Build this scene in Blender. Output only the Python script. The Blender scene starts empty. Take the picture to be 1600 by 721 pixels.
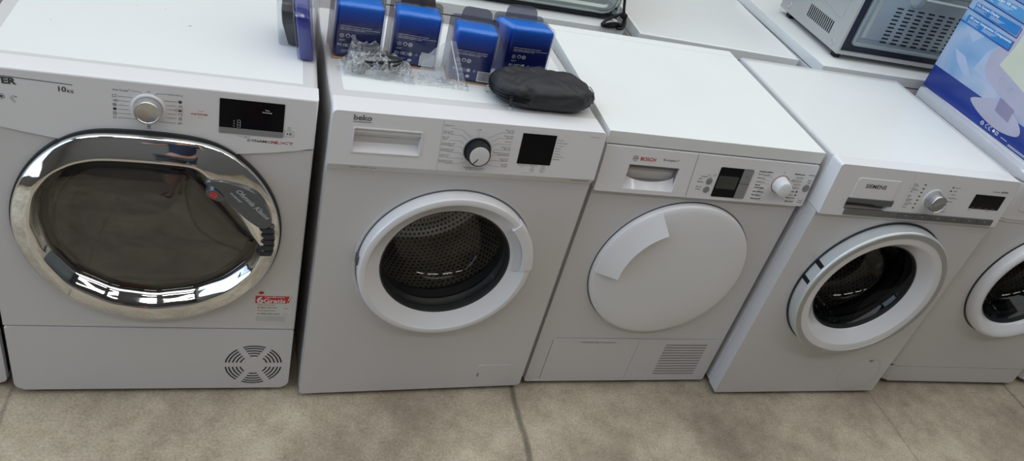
import bpy, bmesh, math, random
from mathutils import Vector, Matrix, noise
PI = math.pi
S = bpy.context.scene
C = S.collection
# ------------------------------------------------------------------ camera
cam_d = bpy.data.cameras.new('camera')
cam = bpy.data.objects.new('camera', cam_d)
C.objects.link(cam)
cam.location = (0.50293, -1.40838, 1.62333)
cam.rotation_euler = (math.radians(54.6976), math.radians(-14.2869), math.radians(-13.4746))
cam_d.sensor_width = 36.0
cam_d.lens = 1229.852 / 1600 * 36
cam_d.shift_x = -31.356 / 1600
cam_d.shift_y = -11.836 / 1600
cam_d.clip_start = 0.02
S.camera = cam
# ------------------------------------------------------------------ view + light
S.view_settings.view_transform = 'Standard'
S.view_settings.look = 'None'
S.view_settings.gamma = 1.0
S.view_settings.exposure = 0.0
S.view_settings.use_curve_mapping = False

SKY = 1.62
W = bpy.data.worlds.new('shop_daylight')
S.world = W
W.use_nodes = True
nt = W.node_tree
nt.nodes.clear()
o_ = nt.nodes.new('ShaderNodeOutputWorld')
bg = nt.nodes.new('ShaderNodeBackground')
tc = nt.nodes.new('ShaderNodeTexCoord')
sx = nt.nodes.new('ShaderNodeSeparateXYZ')
mx = nt.nodes.new('ShaderNodeMapRange')
mx.inputs['From Min'].default_value = -0.35; mx.inputs['From Max'].default_value = -0.95
ad = nt.nodes.new('ShaderNodeMix'); ad.data_type = 'RGBA'
ad.inputs[6].default_value = (0.93, 0.955, 0.93, 1)      # white sky over the roof opening
ad.inputs[7].default_value = (1.05, 1.42, 1.85, 1)       # bluer sky low on the left
nt.links.new(tc.outputs['Generated'], sx.inputs[0])
nt.links.new(sx.outputs[0], mx.inputs[0])
nt.links.new(mx.outputs[0], ad.inputs[0])
nt.links.new(ad.outputs[2], bg.inputs[0])
bg.inputs[1].default_value = SKY
nt.links.new(bg.outputs[0], o_.inputs[0])

def area(name, loc, rot, sx_, sy_, power, col):
    d = bpy.data.lights.new(name, 'AREA')
    d.shape = 'RECTANGLE'; d.size = sx_; d.size_y = sy_
    d.energy = power; d.color = col
    o = bpy.data.objects.new(name, d); C.objects.link(o)
    o.location = loc; o.rotation_euler = [math.radians(a) for a in rot]
    return o
# added area lamps over the aisle, standing in for roof windows mirrored in chrome
for i, x in enumerate((-1.4, 0.1, 1.6, 3.1)):
    area('added_strip_lamp', (x, -1.75, 2.95), (0, 0, 0), 1.1, 0.22, 7, (1.0, 0.98, 0.96))

# ------------------------------------------------------------------ materials
MATS = {}
def mat(name, col, rough=0.5, metal=0.0, coat=0.0, spec=0.5, nscale=0, namt=0.0, bump=0.0, bscale=60, emit=None):
    if name in MATS: return MATS[name]
    m = bpy.data.materials.new(name); m.use_nodes = True
    t = m.node_tree; b = t.nodes['Principled BSDF']
    b.inputs['Base Color'].default_value = (*col, 1)
    b.inputs['Roughness'].default_value = rough
    b.inputs['Metallic'].default_value = metal
    b.inputs['Coat Weight'].default_value = coat
    b.inputs['Coat Roughness'].default_value = 0.08
    b.inputs['Specular IOR Level'].default_value = spec
    co = t.nodes.new('ShaderNodeTexCoord')
    if namt:
        n = t.nodes.new('ShaderNodeTexNoise'); n.inputs['Scale'].default_value = nscale
        n.inputs['Detail'].default_value = 4
        t.links.new(co.outputs['Object'], n.inputs['Vector'])
        r = t.nodes.new('ShaderNodeValToRGB')
        r.color_ramp.elements[0].color = (*[c * (1 - namt) for c in col], 1)
        r.color_ramp.elements[1].color = (*[min(1, c * (1 + namt)) for c in col], 1)
        r.color_ramp.elements[0].position = 0.3; r.color_ramp.elements[1].position = 0.7
        t.links.new(n.outputs['Fac'], r.inputs[0]); t.links.new(r.outputs[0], b.inputs['Base Color'])
    if bump:
        n2 = t.nodes.new('ShaderNodeTexNoise'); n2.inputs['Scale'].default_value = bscale
        n2.inputs['Detail'].default_value = 3
        t.links.new(co.outputs['Object'], n2.inputs['Vector'])
        bp = t.nodes.new('ShaderNodeBump'); bp.inputs['Strength'].default_value = bump
        bp.inputs['Distance'].default_value = 0.002
        t.links.new(n2.outputs['Fac'], bp.inputs['Height']); t.links.new(bp.outputs[0], b.inputs['Normal'])
    MATS[name] = m
    return m
def clear(name, tint, gloss_rough=0.08, fres=1.45, haze=0.0, hazecol=(0.9, 0.93, 0.97), bump=0, bscale=80, minf=0.0):
    if name in MATS: return MATS[name]
    m = bpy.data.materials.new(name); m.use_nodes = True
    t = m.node_tree; t.nodes.clear()
    out = t.nodes.new('ShaderNodeOutputMaterial')
    tr = t.nodes.new('ShaderNodeBsdfTransparent'); tr.inputs[0].default_value = (*tint, 1)
    gl = t.nodes.new('ShaderNodeBsdfGlossy'); gl.inputs['Roughness'].default_value = gloss_rough
    gl.inputs[0].default_value = (1, 1, 1, 1)
    lw = t.nodes.new('ShaderNodeLayerWeight'); lw.inputs[0].default_value = 0.5
    pw = t.nodes.new('ShaderNodeMath'); pw.operation = 'POWER'; pw.inputs[1].default_value = 4.0
    t.links.new(lw.outputs['Facing'], pw.inputs[0])
    f0 = ((fres - 1) / (fres + 1)) ** 2
    fr = t.nodes.new('ShaderNodeMath'); fr.operation = 'MULTIPLY_ADD'; fr.inputs[1].default_value = 0.75; fr.inputs[2].default_value = f0
    t.links.new(pw.outputs[0], fr.inputs[0])
    mx1 = t.nodes.new('ShaderNodeMixShader')
    if minf:
        mm = t.nodes.new('ShaderNodeMath'); mm.operation = 'ADD'; mm.inputs[1].default_value = minf; mm.use_clamp = True
        t.links.new(fr.outputs[0], mm.inputs[0]); t.links.new(mm.outputs[0], mx1.inputs[0])
    else:
        t.links.new(fr.outputs[0], mx1.inputs[0])
    last = tr
    if haze:
        df = t.nodes.new('ShaderNodeBsdfDiffuse'); df.inputs[0].default_value = (*hazecol, 1)
        mh = t.nodes.new('ShaderNodeMixShader'); mh.inputs[0].default_value = haze
        t.links.new(tr.outputs[0], mh.inputs[1]); t.links.new(df.outputs[0], mh.inputs[2]); last = mh
    t.links.new(last.outputs[0], mx1.inputs[1]); t.links.new(gl.outputs[0], mx1.inputs[2])
    if bump:
        co = t.nodes.new('ShaderNodeTexCoord'); n2 = t.nodes.new('ShaderNodeTexNoise')
        n2.inputs['Scale'].default_value = bscale; n2.inputs['Detail'].default_value = 4; n2.inputs['Distortion'].default_value = 1.0
        t.links.new(co.outputs['Object'], n2.inputs['Vector'])
        bp = t.nodes.new('ShaderNodeBump'); bp.inputs['Strength'].default_value = bump; bp.inputs['Distance'].default_value = 0.01
        t.links.new(n2.outputs['Fac'], bp.inputs['Height'])
        t.links.new(bp.outputs[0], gl.inputs['Normal']); t.links.new(bp.outputs[0], lw.inputs['Normal'])
    t.links.new(mx1.outputs[0], out.inputs[0])
    MATS[name] = m
    return m
enamel_shaded = mat('white_enamel_shaded', (0.62, 0.603, 0.605), 0.32, coat=0.25, bump=0.04, bscale=260)  # shaded copy of the white enamel, front shade put into the colour
enamel_lit = mat('white_enamel_lit', (0.76, 0.77, 0.77), 0.38, coat=0.15, nscale=3, namt=0.015)  # lit copy of the same enamel, top light put into the colour
plastic = mat('white_plastic', (0.74, 0.725, 0.735), 0.36, coat=0.1, bump=0.03, bscale=400)
plastic_gloss = mat('white_gloss_plastic', (0.75, 0.74, 0.755), 0.2, coat=0.3, nscale=4, namt=0.01)
laminate = mat('white_laminate_top', (0.77, 0.775, 0.765), 0.55, nscale=5, namt=0.015, bump=0.03, bscale=300)
ink = mat('dark_print', (0.05, 0.05, 0.055), 0.5, nscale=30, namt=0.1)
ink_soft = mat('grey_print', (0.22, 0.22, 0.23), 0.5, nscale=30, namt=0.1)
ink_red = mat('red_print', (0.55, 0.03, 0.035), 0.5, nscale=30, namt=0.1)
ink_white = mat('white_print', (0.75, 0.76, 0.78), 0.5, nscale=30, namt=0.05)
seam = mat('dark_gap', (0.10, 0.10, 0.105), 0.7, nscale=30, namt=0.1)
black = mat('black_plastic', (0.008, 0.008, 0.010), 0.42, spec=0.3, nscale=20, namt=0.1)
screen = mat('black_display_glass', (0.002, 0.003, 0.006), 0.10, spec=0.22, nscale=8, namt=0.2)
lcd = mat('grey_lcd', (0.045, 0.05, 0.045), 0.25, nscale=40, namt=0.1)
rubber = mat('dark_rubber', (0.02, 0.021, 0.022), 0.45, nscale=20, namt=0.2)
chrome = mat('chrome', (0.78, 0.78, 0.77), 0.04, metal=1.0, nscale=2, namt=0.01)
silver = mat('silver_paint', (0.42, 0.42, 0.42), 0.32, metal=0.6, nscale=30, namt=0.04)
grey_btn = mat('grey_button', (0.24, 0.235, 0.24), 0.4, nscale=30, namt=0.03)
smoke = clear('smoked_door_glass', (0.30, 0.28, 0.27), 0.03, 1.5, minf=0.05)
glass = clear('door_bowl_glass', (0.88, 0.88, 0.87), 0.03, 1.4)
glass_dark = clear('dark_bowl_glass', (0.42, 0.43, 0.45), 0.03, 1.4)
blister_side = clear('blister_edge_reflection', (0.66, 0.65, 0.68), 0.08, 1.45, haze=0.05, hazecol=(0.4, 0.4, 0.45), bump=0.15, bscale=25)  # clear plastic; its dark reflections are put into the tint
blister = clear('clear_blister_plastic', (0.90, 0.91, 0.94), 0.07, 1.45, haze=0.0, bump=0.15, bscale=25)
tabm = clear('grey_clear_hang_tab', (0.50, 0.50, 0.56), 0.1, 1.4, haze=0.12, hazecol=(0.5, 0.5, 0.55))
film = clear('clear_film', (0.97, 0.98, 0.99), 0.10, 1.35, haze=0.10, bump=0.5, bscale=45)
film_c = clear('crumpled_film', (0.88, 0.89, 0.90), 0.14, 1.5, haze=0.12, bump=1.0, bscale=70, minf=0.16)

# ------------------------------------------------------------------ mesh helpers
def obj(name, bm, m, parent=None, smooth=35, wn=True):
    me = bpy.data.meshes.new(name)
    bmesh.ops.recalc_face_normals(bm, faces=bm.faces[:])
    bm.to_mesh(me); bm.free()
    return obj_me(name, me, m, parent, smooth, wn)
def obj_me(name, me, m, parent=None, smooth=35, wn=True):
    me.name = name
    me.materials.clear()
    for k in (m if isinstance(m, (list, tuple)) else [m]): me.materials.append(k)
    if smooth:
        me.polygons.foreach_set('use_smooth', [True] * len(me.polygons))
        me.set_sharp_from_angle(angle=math.radians(smooth))
    o = bpy.data.objects.new(name, me); C.objects.link(o)
    if parent: o.parent = parent
    if smooth and wn:
        w = o.modifiers.new('wn', 'WEIGHTED_NORMAL'); w.keep_sharp = True
    return o
def thing(name, label, cat, loc, yaw=0, group=None):
    o = bpy.data.objects.new(name, None); C.objects.link(o)
    o.empty_display_size = 0.05
    o.location = loc; o.rotation_euler = (0, 0, yaw)
    o['label'] = label; o['category'] = cat
    if group: o['group'] = group
    return o
def tag(o, label, cat, group=None):
    o['label'] = label; o['category'] = cat
    if group: o['group'] = group
    return o
def box(bm, x0, x1, y0, y1, z0, z1, bev=0.0, seg=2):
    vs = [bm.verts.new((x, y, z)) for x in (x0, x1) for y in (y0, y1) for z in (z0, z1)]
    fs = [(0, 1, 3, 2), (4, 6, 7, 5), (0, 4, 5, 1), (2, 3, 7, 6), (0, 2, 6, 4), (1, 5, 7, 3)]
    f = [bm.faces.new([vs[i] for i in q]) for q in fs]
    if bev:
        es = {e for q in f for e in q.edges}
        bmesh.ops.bevel(bm, geom=list(es), offset=bev, segments=seg, profile=0.5, affect='EDGES', clamp_overlap=True)
    return bm
def rrect(u0, z0, u1, z1, r, n=5):
    p = []
    rr = r if isinstance(r, (list, tuple)) else (r,) * 4   # bl br tr tl
    for (cx, cz, a, q) in ((u0, z0, 180, 0), (u1, z0, 270, 1), (u1, z1, 0, 2), (u0, z1, 90, 3)):
        R_ = rr[q]
        ccx = cx + (R_ if cx == u0 else -R_); ccz = cz + (R_ if cz == z0 else -R_)
        for k in range(n + 1):
            t = math.radians(a + 90 * k / n)
            p.append((ccx + R_ * math.cos(t), ccz + R_ * math.sin(t)))
            if R_ == 0: break
    return p
def prism(bm, poly, y0, y1, bev=0.0, seg=2, back=False):
    """polygon in (u,z) extruded from y1 (back) to y0 (front); bevels the front rim"""
    f_ = [bm.verts.new((u, y0, z)) for u, z in poly]
    b_ = [bm.verts.new((u, y1, z)) for u, z in poly]
    ff = bm.faces.new(f_); bb = bm.faces.new(b_[::-1])
    n = len(poly)
    for i in range(n):
        bm.faces.new([f_[i], b_[i], b_[(i + 1) % n], f_[(i + 1) % n]])
    if bev:
        es = list(ff.edges) + (list(bb.edges) if back else [])
        bmesh.ops.bevel(bm, geom=es, offset=bev, segments=seg, profile=0.5, affect='EDGES', clamp_overlap=True)
    return bm
def lathe(bm, cu, cz, prof, seg=96, close=False, a0=0, a1=360):
    """profile [(r, y)...] turned about the axis through (cu, cz) along y; r=0 closes to a point; writes a UV (arc, run)"""
    uv = bm.loops.layers.uv.verify()
    full = abs(a1 - a0 - 360) < 1e-6
    n = seg if full else seg + 1
    rings = []; run = [0]
    for i in range(1, len(prof)):
        run.append(run[-1] + math.hypot(prof[i][0] - prof[i - 1][0], prof[i][1] - prof[i - 1][1]))
    for r, y in prof:
        if r < 1e-7: rings.append([bm.verts.new((cu, y, cz))])
        else: rings.append([bm.verts.new((cu + r * math.cos(math.radians(a0 + (a1 - a0) * k / seg)), y, cz + r * math.sin(math.radians(a0 + (a1 - a0) * k / seg)))) for k in range(n)])
    for i in range(len(rings) - 1):
        A, B = rings[i], rings[i + 1]
        for k in range(seg):
            k2 = (k + 1) % n
            if len(A) == 1 and len(B) == 1: continue
            q = [A[0], B[k], B[k2]] if len(A) == 1 else ([A[k], B[0], A[k2]] if len(B) == 1 else [A[k], B[k], B[k2], A[k2]])
            f = bm.faces.new(q)
            for l in f.loops:
                j = i if l.vert in A else i + 1
                kk = k if (l.vert in (A[k % len(A)], B[k % len(B)])) else k + 1
                l[uv].uv = (kk / seg, run[j])
    return bm
def loft(bm, rings, cap=None):
    """rings: list of (list of (u,z), y) closed contours with equal counts"""
    vs = [[bm.verts.new((u, (y[i] if isinstance(y, (list, tuple)) else y), z)) for i, (u, z) in enumerate(c)] for c, y in rings]
    n = len(vs[0])
    for a, b in zip(vs[:-1], vs[1:]):
        for k in range(n):
            bm.faces.new([a[k], b[k], b[(k + 1) % n], a[(k + 1) % n]])
    if cap is not None:
        c = bm.verts.new(cap)
        for k in range(n): bm.faces.new([vs[-1][k], c, vs[-1][(k + 1) % n]])
    return bm
def tube(bm, pts, r, seg=8, closed=False, cap=True):
    P = [Vector(p) for p in pts]; n = len(P)
    rings = []; up = None
    for i in range(n):
        if closed: d = P[(i + 1) % n] - P[i - 1]
        else: d = P[min(i + 1, n - 1)] - P[max(i - 1, 0)]
        d.normalize()
        if up is None:
            up = d.orthogonal().normalized()
        else:
            up = (up - d * up.dot(d))
            if up.length < 1e-6: up = d.orthogonal()
            up.normalize()
        s = d.cross(up)
        R_ = r[i] if isinstance(r, (list, tuple)) else r
        rings.append([bm.verts.new(P[i] + (up * math.cos(2 * PI * k / seg) + s * math.sin(2 * PI * k / seg)) * R_) for k in range(seg)])
    m = n if closed else n - 1
    for i in range(m):
        a, b = rings[i], rings[(i + 1) % n]
        for k in range(seg): bm.faces.new([a[k], a[(k + 1) % seg], b[(k + 1) % seg], b[k]])
    if cap and not closed:
        bm.faces.new(rings[0][::-1]); bm.faces.new(rings[-1])
    return bm
def spline(pts, n=8, closed=False):
    """Catmull-Rom through the points"""
    P = [Vector(p) for p in pts]; out = []; N = len(P)
    for i in range(N if closed else N - 1):
        p0 = P[i - 1] if (closed or i > 0) else P[0]; p1 = P[i]; p2 = P[(i + 1) % N]
        p3 = P[(i + 2) % N] if (closed or i + 2 < N) else P[-1]
        for k in range(n):
            t = k / n
            out.append(0.5 * ((2 * p1) + (-p0 + p2) * t + (2 * p0 - 5 * p1 + 4 * p2 - p3) * t * t + (-p0 + 3 * p1 - 3 * p2 + p3) * t ** 3))
    if not closed: out.append(P[-1])
    return out
def diff(o, cut_bm):
    """cut a closed shape out of an object's mesh, for good"""
    me = bpy.data.meshes.new('t'); bmesh.ops.recalc_face_normals(cut_bm, faces=cut_bm.faces[:]); cut_bm.to_mesh(me); cut_bm.free()
    co = bpy.data.objects.new('t', me); C.objects.link(co)
    co.matrix_world = Matrix.Identity(4)
    par = o.parent; o.parent = None
    mods = [(m.name) for m in o.modifiers]
    for m in list(o.modifiers): o.modifiers.remove(m)
    md = o.modifiers.new('b', 'BOOLEAN'); md.operation = 'DIFFERENCE'; md.object = co; md.solver = 'EXACT'
    dg = bpy.context.evaluated_depsgraph_get()
    new = bpy.data.meshes.new_from_object(o.evaluated_get(dg))
    o.modifiers.remove(md)
    old = o.data; nm = old.name; o.data = new; bpy.data.meshes.remove(old); new.name = nm
    bpy.data.objects.remove(co); bpy.data.meshes.remove(me)
    new.polygons.foreach_set('use_smooth', [True] * len(new.polygons))
    new.set_sharp_from_angle(angle=math.radians(35))
    o.parent = par
    if mods:
        w = o.modifiers.new('wn', 'WEIGHTED_NORMAL'); w.keep_sharp = True
    return o
class Ink:
    """flat printing on a front plane (u, z) at local depth y"""
    def __init__(s, y=-0.0004): s.bm = bmesh.new(); s.y = y
    def quad(s, p):
        s.bm.faces.new([s.bm.verts.new((u, s.y, z)) for u, z in p]); return s
    def rect(s, u0, z0, u1, z1): return s.quad([(u0, z0), (u1, z0), (u1, z1), (u0, z1)])
    def line(s, pts, w):
        for (a, b) in zip(pts[:-1], pts[1:]):
            d = Vector((b[0] - a[0], b[1] - a[1])); L = d.length
            if L < 1e-7: continue
            n = Vector((-d.y, d.x)) / L * w / 2
            s.quad([(a[0] - n.x, a[1] - n.y), (b[0] - n.x, b[1] - n.y), (b[0] + n.x, b[1] + n.y), (a[0] + n.x, a[1] + n.y)])
        return s
    def ring(s, cu, cz, r, w, n=20, a0=0, a1=360, ry=1):
        P = [(cu + r * math.cos(math.radians(a0 + (a1 - a0) * k / n)), cz + ry * r * math.sin(math.radians(a0 + (a1 - a0) * k / n))) for k in range(n + 1)]
        return s.line(P, w)
    def disc(s, cu, cz, r, n=20, ry=1):
        return s.quad([(cu + r * math.cos(2 * PI * k / n), cz + ry * r * math.sin(2 * PI * k / n)) for k in range(n)])
    def frame(s, u0, z0, u1, z1, w): return s.line([(u0, z0), (u1, z0), (u1, z1), (u0, z1), (u0, z0)], w)
    def text(s, t, u, z, h, align='l', w=None, bold=0.0, shear=0.0, rot=0.0):
        cu = bpy.data.curves.new('t', 'FONT'); cu.body = t; cu.size = h / 0.7; cu.resolution_u = 1 if h < 0.006 else 3
        cu.offset = (bold + (0.03 if h < 0.0045 else 0.012)) * h; cu.shear = shear
        o = bpy.data.objects.new('t', cu); C.objects.link(o)
        me = o.to_mesh()
        v = [Vector((p.co.x, p.co.y)) for p in me.vertices]
        if v:
            x0 = min(p.x for p in v); x1 = max(p.x for p in v)
            k = (w / (x1 - x0)) if w else 1
            off = {'l': 0, 'c': -(x1 - x0) * k / 2, 'r': -(x1 - x0) * k}[align]
            c, sn = math.cos(rot), math.sin(rot)
            vv = []
            for p in v:
                a, b = (p.x - x0) * k + off, p.y
                vv.append(s.bm.verts.new((u + a * c - b * sn, s.y, z + a * sn + b * c)))
            for q in me.polygons:
                try: s.bm.faces.new([vv[i] for i in q.vertices])
                except ValueError: pass
        o.to_mesh_clear(); bpy.data.objects.remove(o); bpy.data.curves.remove(cu)
        return s
    def build(s, name, m, parent):
        me = bpy.data.meshes.new(name); s.bm.to_mesh(me); s.bm.free()
        me.materials.append(m)
        o = bpy.data.objects.new(name, me); C.objects.link(o); o.parent = parent
        return o

def rake(root, names, z0, k):
    """lean the face of a panel and all that sits on it: the lower edge comes forward"""
    done = set()
    for ch in [c for c in bpy.data.objects if c.parent == root and c.name.split('.')[0] in names]:
        for o in [ch] + [c for c in bpy.data.objects if c.parent == ch]:
            if o.data and o.data.name not in done:
                done.add(o.data.name)
                for v in o.data.vertices:
                    if v.co.y < 0.035: v.co.y += k * (v.co.z - z0)
                o.data.update()
# ------------------------------------------------------------------ setting
fl = bpy.data.materials.new('stained_concrete'); fl.use_nodes = True
t = fl.node_tree; b = t.nodes['Principled BSDF']
co = t.nodes.new('ShaderNodeTexCoord')
def N(tree, kind, **kw):
    n = tree.nodes.new(kind)
    for k, v in kw.items():
        if k in n.inputs: n.inputs[k].default_value = v
        else: setattr(n, k, v)
    return n
def L(tree, a, b_): tree.links.new(a, b_)
n1 = N(t, 'ShaderNodeTexNoise', Scale=2.6, Detail=8.0, Roughness=0.6)
n2 = N(t, 'ShaderNodeTexNoise', Scale=160.0, Detail=3.0)
n3 = N(t, 'ShaderNodeTexNoise', Scale=14.0, Detail=6.0, Roughness=0.7)
for n in (n1, n2, n3): L(t, co.outputs['Object'], n.inputs['Vector'])
r1 = t.nodes.new('ShaderNodeValToRGB')
r1.color_ramp.elements[0].position = 0.33; r1.color_ramp.elements[0].color = (0.31, 0.255, 0.19, 1)
r1.color_ramp.elements[1].position = 0.68; r1.color_ramp.elements[1].color = (0.63, 0.555, 0.425, 1)
L(t, n1.outputs[0], r1.inputs[0])
r3 = t.nodes.new('ShaderNodeValToRGB')
r3.color_ramp.elements[0].position = 0.35; r3.color_ramp.elements[0].color = (0.76, 0.73, 0.70, 1)
r3.color_ramp.elements[1].position = 0.6; r3.color_ramp.elements[1].color = (1, 1, 1, 1)
L(t, n3.outputs[0], r3.inputs[0])
r2 = t.nodes.new('ShaderNodeValToRGB')
r2.color_ramp.elements[0].position = 0.3; r2.color_ramp.elements[0].color = (0.78, 0.77, 0.76, 1)
r2.color_ramp.elements[1].position = 0.7; r2.color_ramp.elements[1].color = (1.12, 1.12, 1.12, 1)
L(t, n2.outputs[0], r2.inputs[0])
def mulc(a, c_):
    m = N(t, 'ShaderNodeMix', data_type='RGBA', blend_type='MULTIPLY'); m.inputs[0].default_value = 1
    L(t, a, m.inputs[6]); L(t, c_, m.inputs[7]); return m.outputs[2]
cc = mulc(mulc(r1.outputs[0], r3.outputs[0]), r2.outputs[0])
# joints between slabs, worn and dirty
sp = t.nodes.new('ShaderNodeSeparateXYZ')
nd = N(t, 'ShaderNodeTexNoise', Scale=9.0, Detail=4.0); L(t, co.outputs['Object'], nd.inputs['Vector'])
vm = N(t, 'ShaderNodeVectorMath', operation='MULTIPLY_ADD'); vm.inputs[1].default_value = (0.014, 0.014, 0)
L(t, nd.outputs[1], vm.inputs[0]); L(t, co.outputs['Object'], vm.inputs[2]); L(t, vm.outputs[0], sp.inputs[0])
def strip(axis, at, wd, dark):
    a = N(t, 'ShaderNodeMath', operation='SUBTRACT'); L(t, sp.outputs[axis], a.inputs[0]); a.inputs[1].default_value = at + 0.007
    a2 = N(t, 'ShaderNodeMath', operation='ABSOLUTE'); L(t, a.outputs[0], a2.inputs[0])
    mr = N(t, 'ShaderNodeMapRange'); mr.inputs['From Min'].default_value = wd * 0.3; mr.inputs['From Max'].default_value = wd
    mr.inputs['To Min'].default_value = dark; mr.inputs['To Max'].default_value = 1.0
    L(t, a2.outputs[0], mr.inputs[0]); return mr.outputs[0]
for ax, at, wd, dk in ((0, 1.205, 0.012, 0.45), (0, -0.01, 0.006, 0.7), (0, 2.44, 0.005, 0.75), (0, 3.06, 0.006, 0.5), (1, -0.62, 0.006, 0.7)):
    cc = mulc(cc, strip(ax, at, wd, dk))
# scuffs: noise stretched along one direction, kept to patches
mpn = N(t, 'ShaderNodeMapping'); mpn.inputs['Rotation'].default_value = (0, 0, math.radians(-28)); mpn.inputs['Scale'].default_value = (5, 90, 1)
L(t, co.outputs['Object'], mpn.inputs[0])
ns = N(t, 'ShaderNodeTexNoise', Scale=1.0, Detail=5.0); L(t, mpn.outputs[0], ns.inputs['Vector'])
rs = t.nodes.new('ShaderNodeValToRGB')
rs.color_ramp.elements[0].position = 0.22; rs.color_ramp.elements[0].color = (0.35, 0.35, 0.36, 1)
rs.color_ramp.elements[1].position = 0.31; rs.color_ramp.elements[1].color = (1, 1, 1, 1)
L(t, ns.outputs[0], rs.inputs[0]); cc = mulc(cc, rs.outputs[0])
L(t, cc, b.inputs['Base Color'])
b.inputs['Roughness'].default_value = 0.55
bp = N(t, 'ShaderNodeBump'); bp.inputs['Strength'].default_value = 0.15; bp.inputs['Distance'].default_value = 0.002
L(t, n2.outputs[0], bp.inputs['Height']); L(t, bp.outputs[0], b.inputs['Normal'])
X0, X1, Y0, Y1, HH = -2.2, 6.0, -3.0, 2.6, 3.1
bm = bmesh.new(); box(bm, X0, X1, Y0, Y1, -0.1, 0.0)
o = obj('floor', bm, fl, smooth=0); o['kind'] = 'structure'
wallm = mat('grey_wall', (0.15, 0.148, 0.145), 0.8, nscale=2, namt=0.06, bump=0.1, bscale=40)
def wall(name, *c):  # unseen walls, added and darkened to keep low light off the fronts
    bm = bmesh.new(); box(bm, *c); o = obj(name, bm, wallm, smooth=0); o['kind'] = 'structure'; return o
wall('wall_back', X0, X1, Y1, Y1 + 0.1, 0, HH)
wall('wall_front', X0, X1, Y0 - 0.1, Y0, 0, HH)
wall('wall_right', X1, X1 + 0.1, Y0, Y1, 0, HH)
wl = wall('wall_left', X0 - 0.1, X0, Y0, Y1, 0, HH)
cb = bmesh.new(); box(cb, X0 - 0.3, X0 + 0.2, -1.6, 1.6, 0.25, 2.7); diff(wl, cb)
# roof: unseen sheets, the gap between them added to shape the sky light
bm = bmesh.new()
for (ya, yb) in ((Y0, -1.25), (2.3, Y1)): box(bm, X0, X1, ya, yb, HH, HH + 0.08)
o = obj('ceiling', bm, wallm, smooth=0); o['kind'] = 'structure'
# ------------------------------------------------------------------ machines
def feet(root, w, d, z0=0.018, ins=0.045):
    for fx in (ins, w - ins):
        for fy in (0.05, d - 0.06):
            bm = bmesh.new()
            for r, za, zb in ((0.021, 0.0, 0.006), (0.012, 0.006, z0 + 0.002)):
                vs = []
                for z in (za, zb): vs.append([bm.verts.new((fx + r * math.cos(2 * PI * k / 16), fy + r * math.sin(2 * PI * k / 16), z)) for k in range(16)])
                for k in range(16): bm.faces.new([vs[0][k], vs[0][(k + 1) % 16], vs[1][(k + 1) % 16], vs[1][k]])
                bm.faces.new(vs[0][::-1]); bm.faces.new(vs[1])
            obj('foot', bm, black, root)
def add_drum(root, cu, cz, w):
    """perforated stainless drum on a rubber gasket"""
    bm = bmesh.new()
    lathe(bm, cu, cz, [(0.188, 0.004), (0.178, 0.012), (0.160, 0.02), (0.150, 0.035), (0.158, 0.05), (0.152, 0.07), (0.160, 0.085), (0.175, 0.10), (0.235, 0.105)], 96)
    obj('door_gasket', bm, rubber, root)
    bm = bmesh.new()
    lathe(bm, cu, cz, [(0.180, 0.108), (0.205, 0.112), (0.228, 0.135), (0.232, 0.20), (0.232, 0.34), (0.222, 0.37), (0.17, 0.385), (0.06, 0.388), (0, 0.388)], 120)
    o = obj('drum', bm, drum_mat, root, smooth=60)
    for k in range(3):
        a = math.radians(90 + 120 * k + 18)
        bm = bmesh.new(); box(bm, -0.03, 0.03, 0.15, 0.35, -0.028, 0.028, 0.022, 4)
        R_ = Matrix.Translation((cu + 0.216 * math.cos(a), 0, cz + 0.216 * math.sin(a))) @ Matrix.Rotation(-(a - PI / 2), 4, 'Y')
        bmesh.ops.transform(bm, matrix=R_, verts=bm.verts)
        obj('drum_paddle', bm, steel_plain, o, wn=False)
    return o
steel_plain = mat('brushed_steel', (0.55, 0.53, 0.50), 0.28, metal=1.0, nscale=20, namt=0.05)
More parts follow.
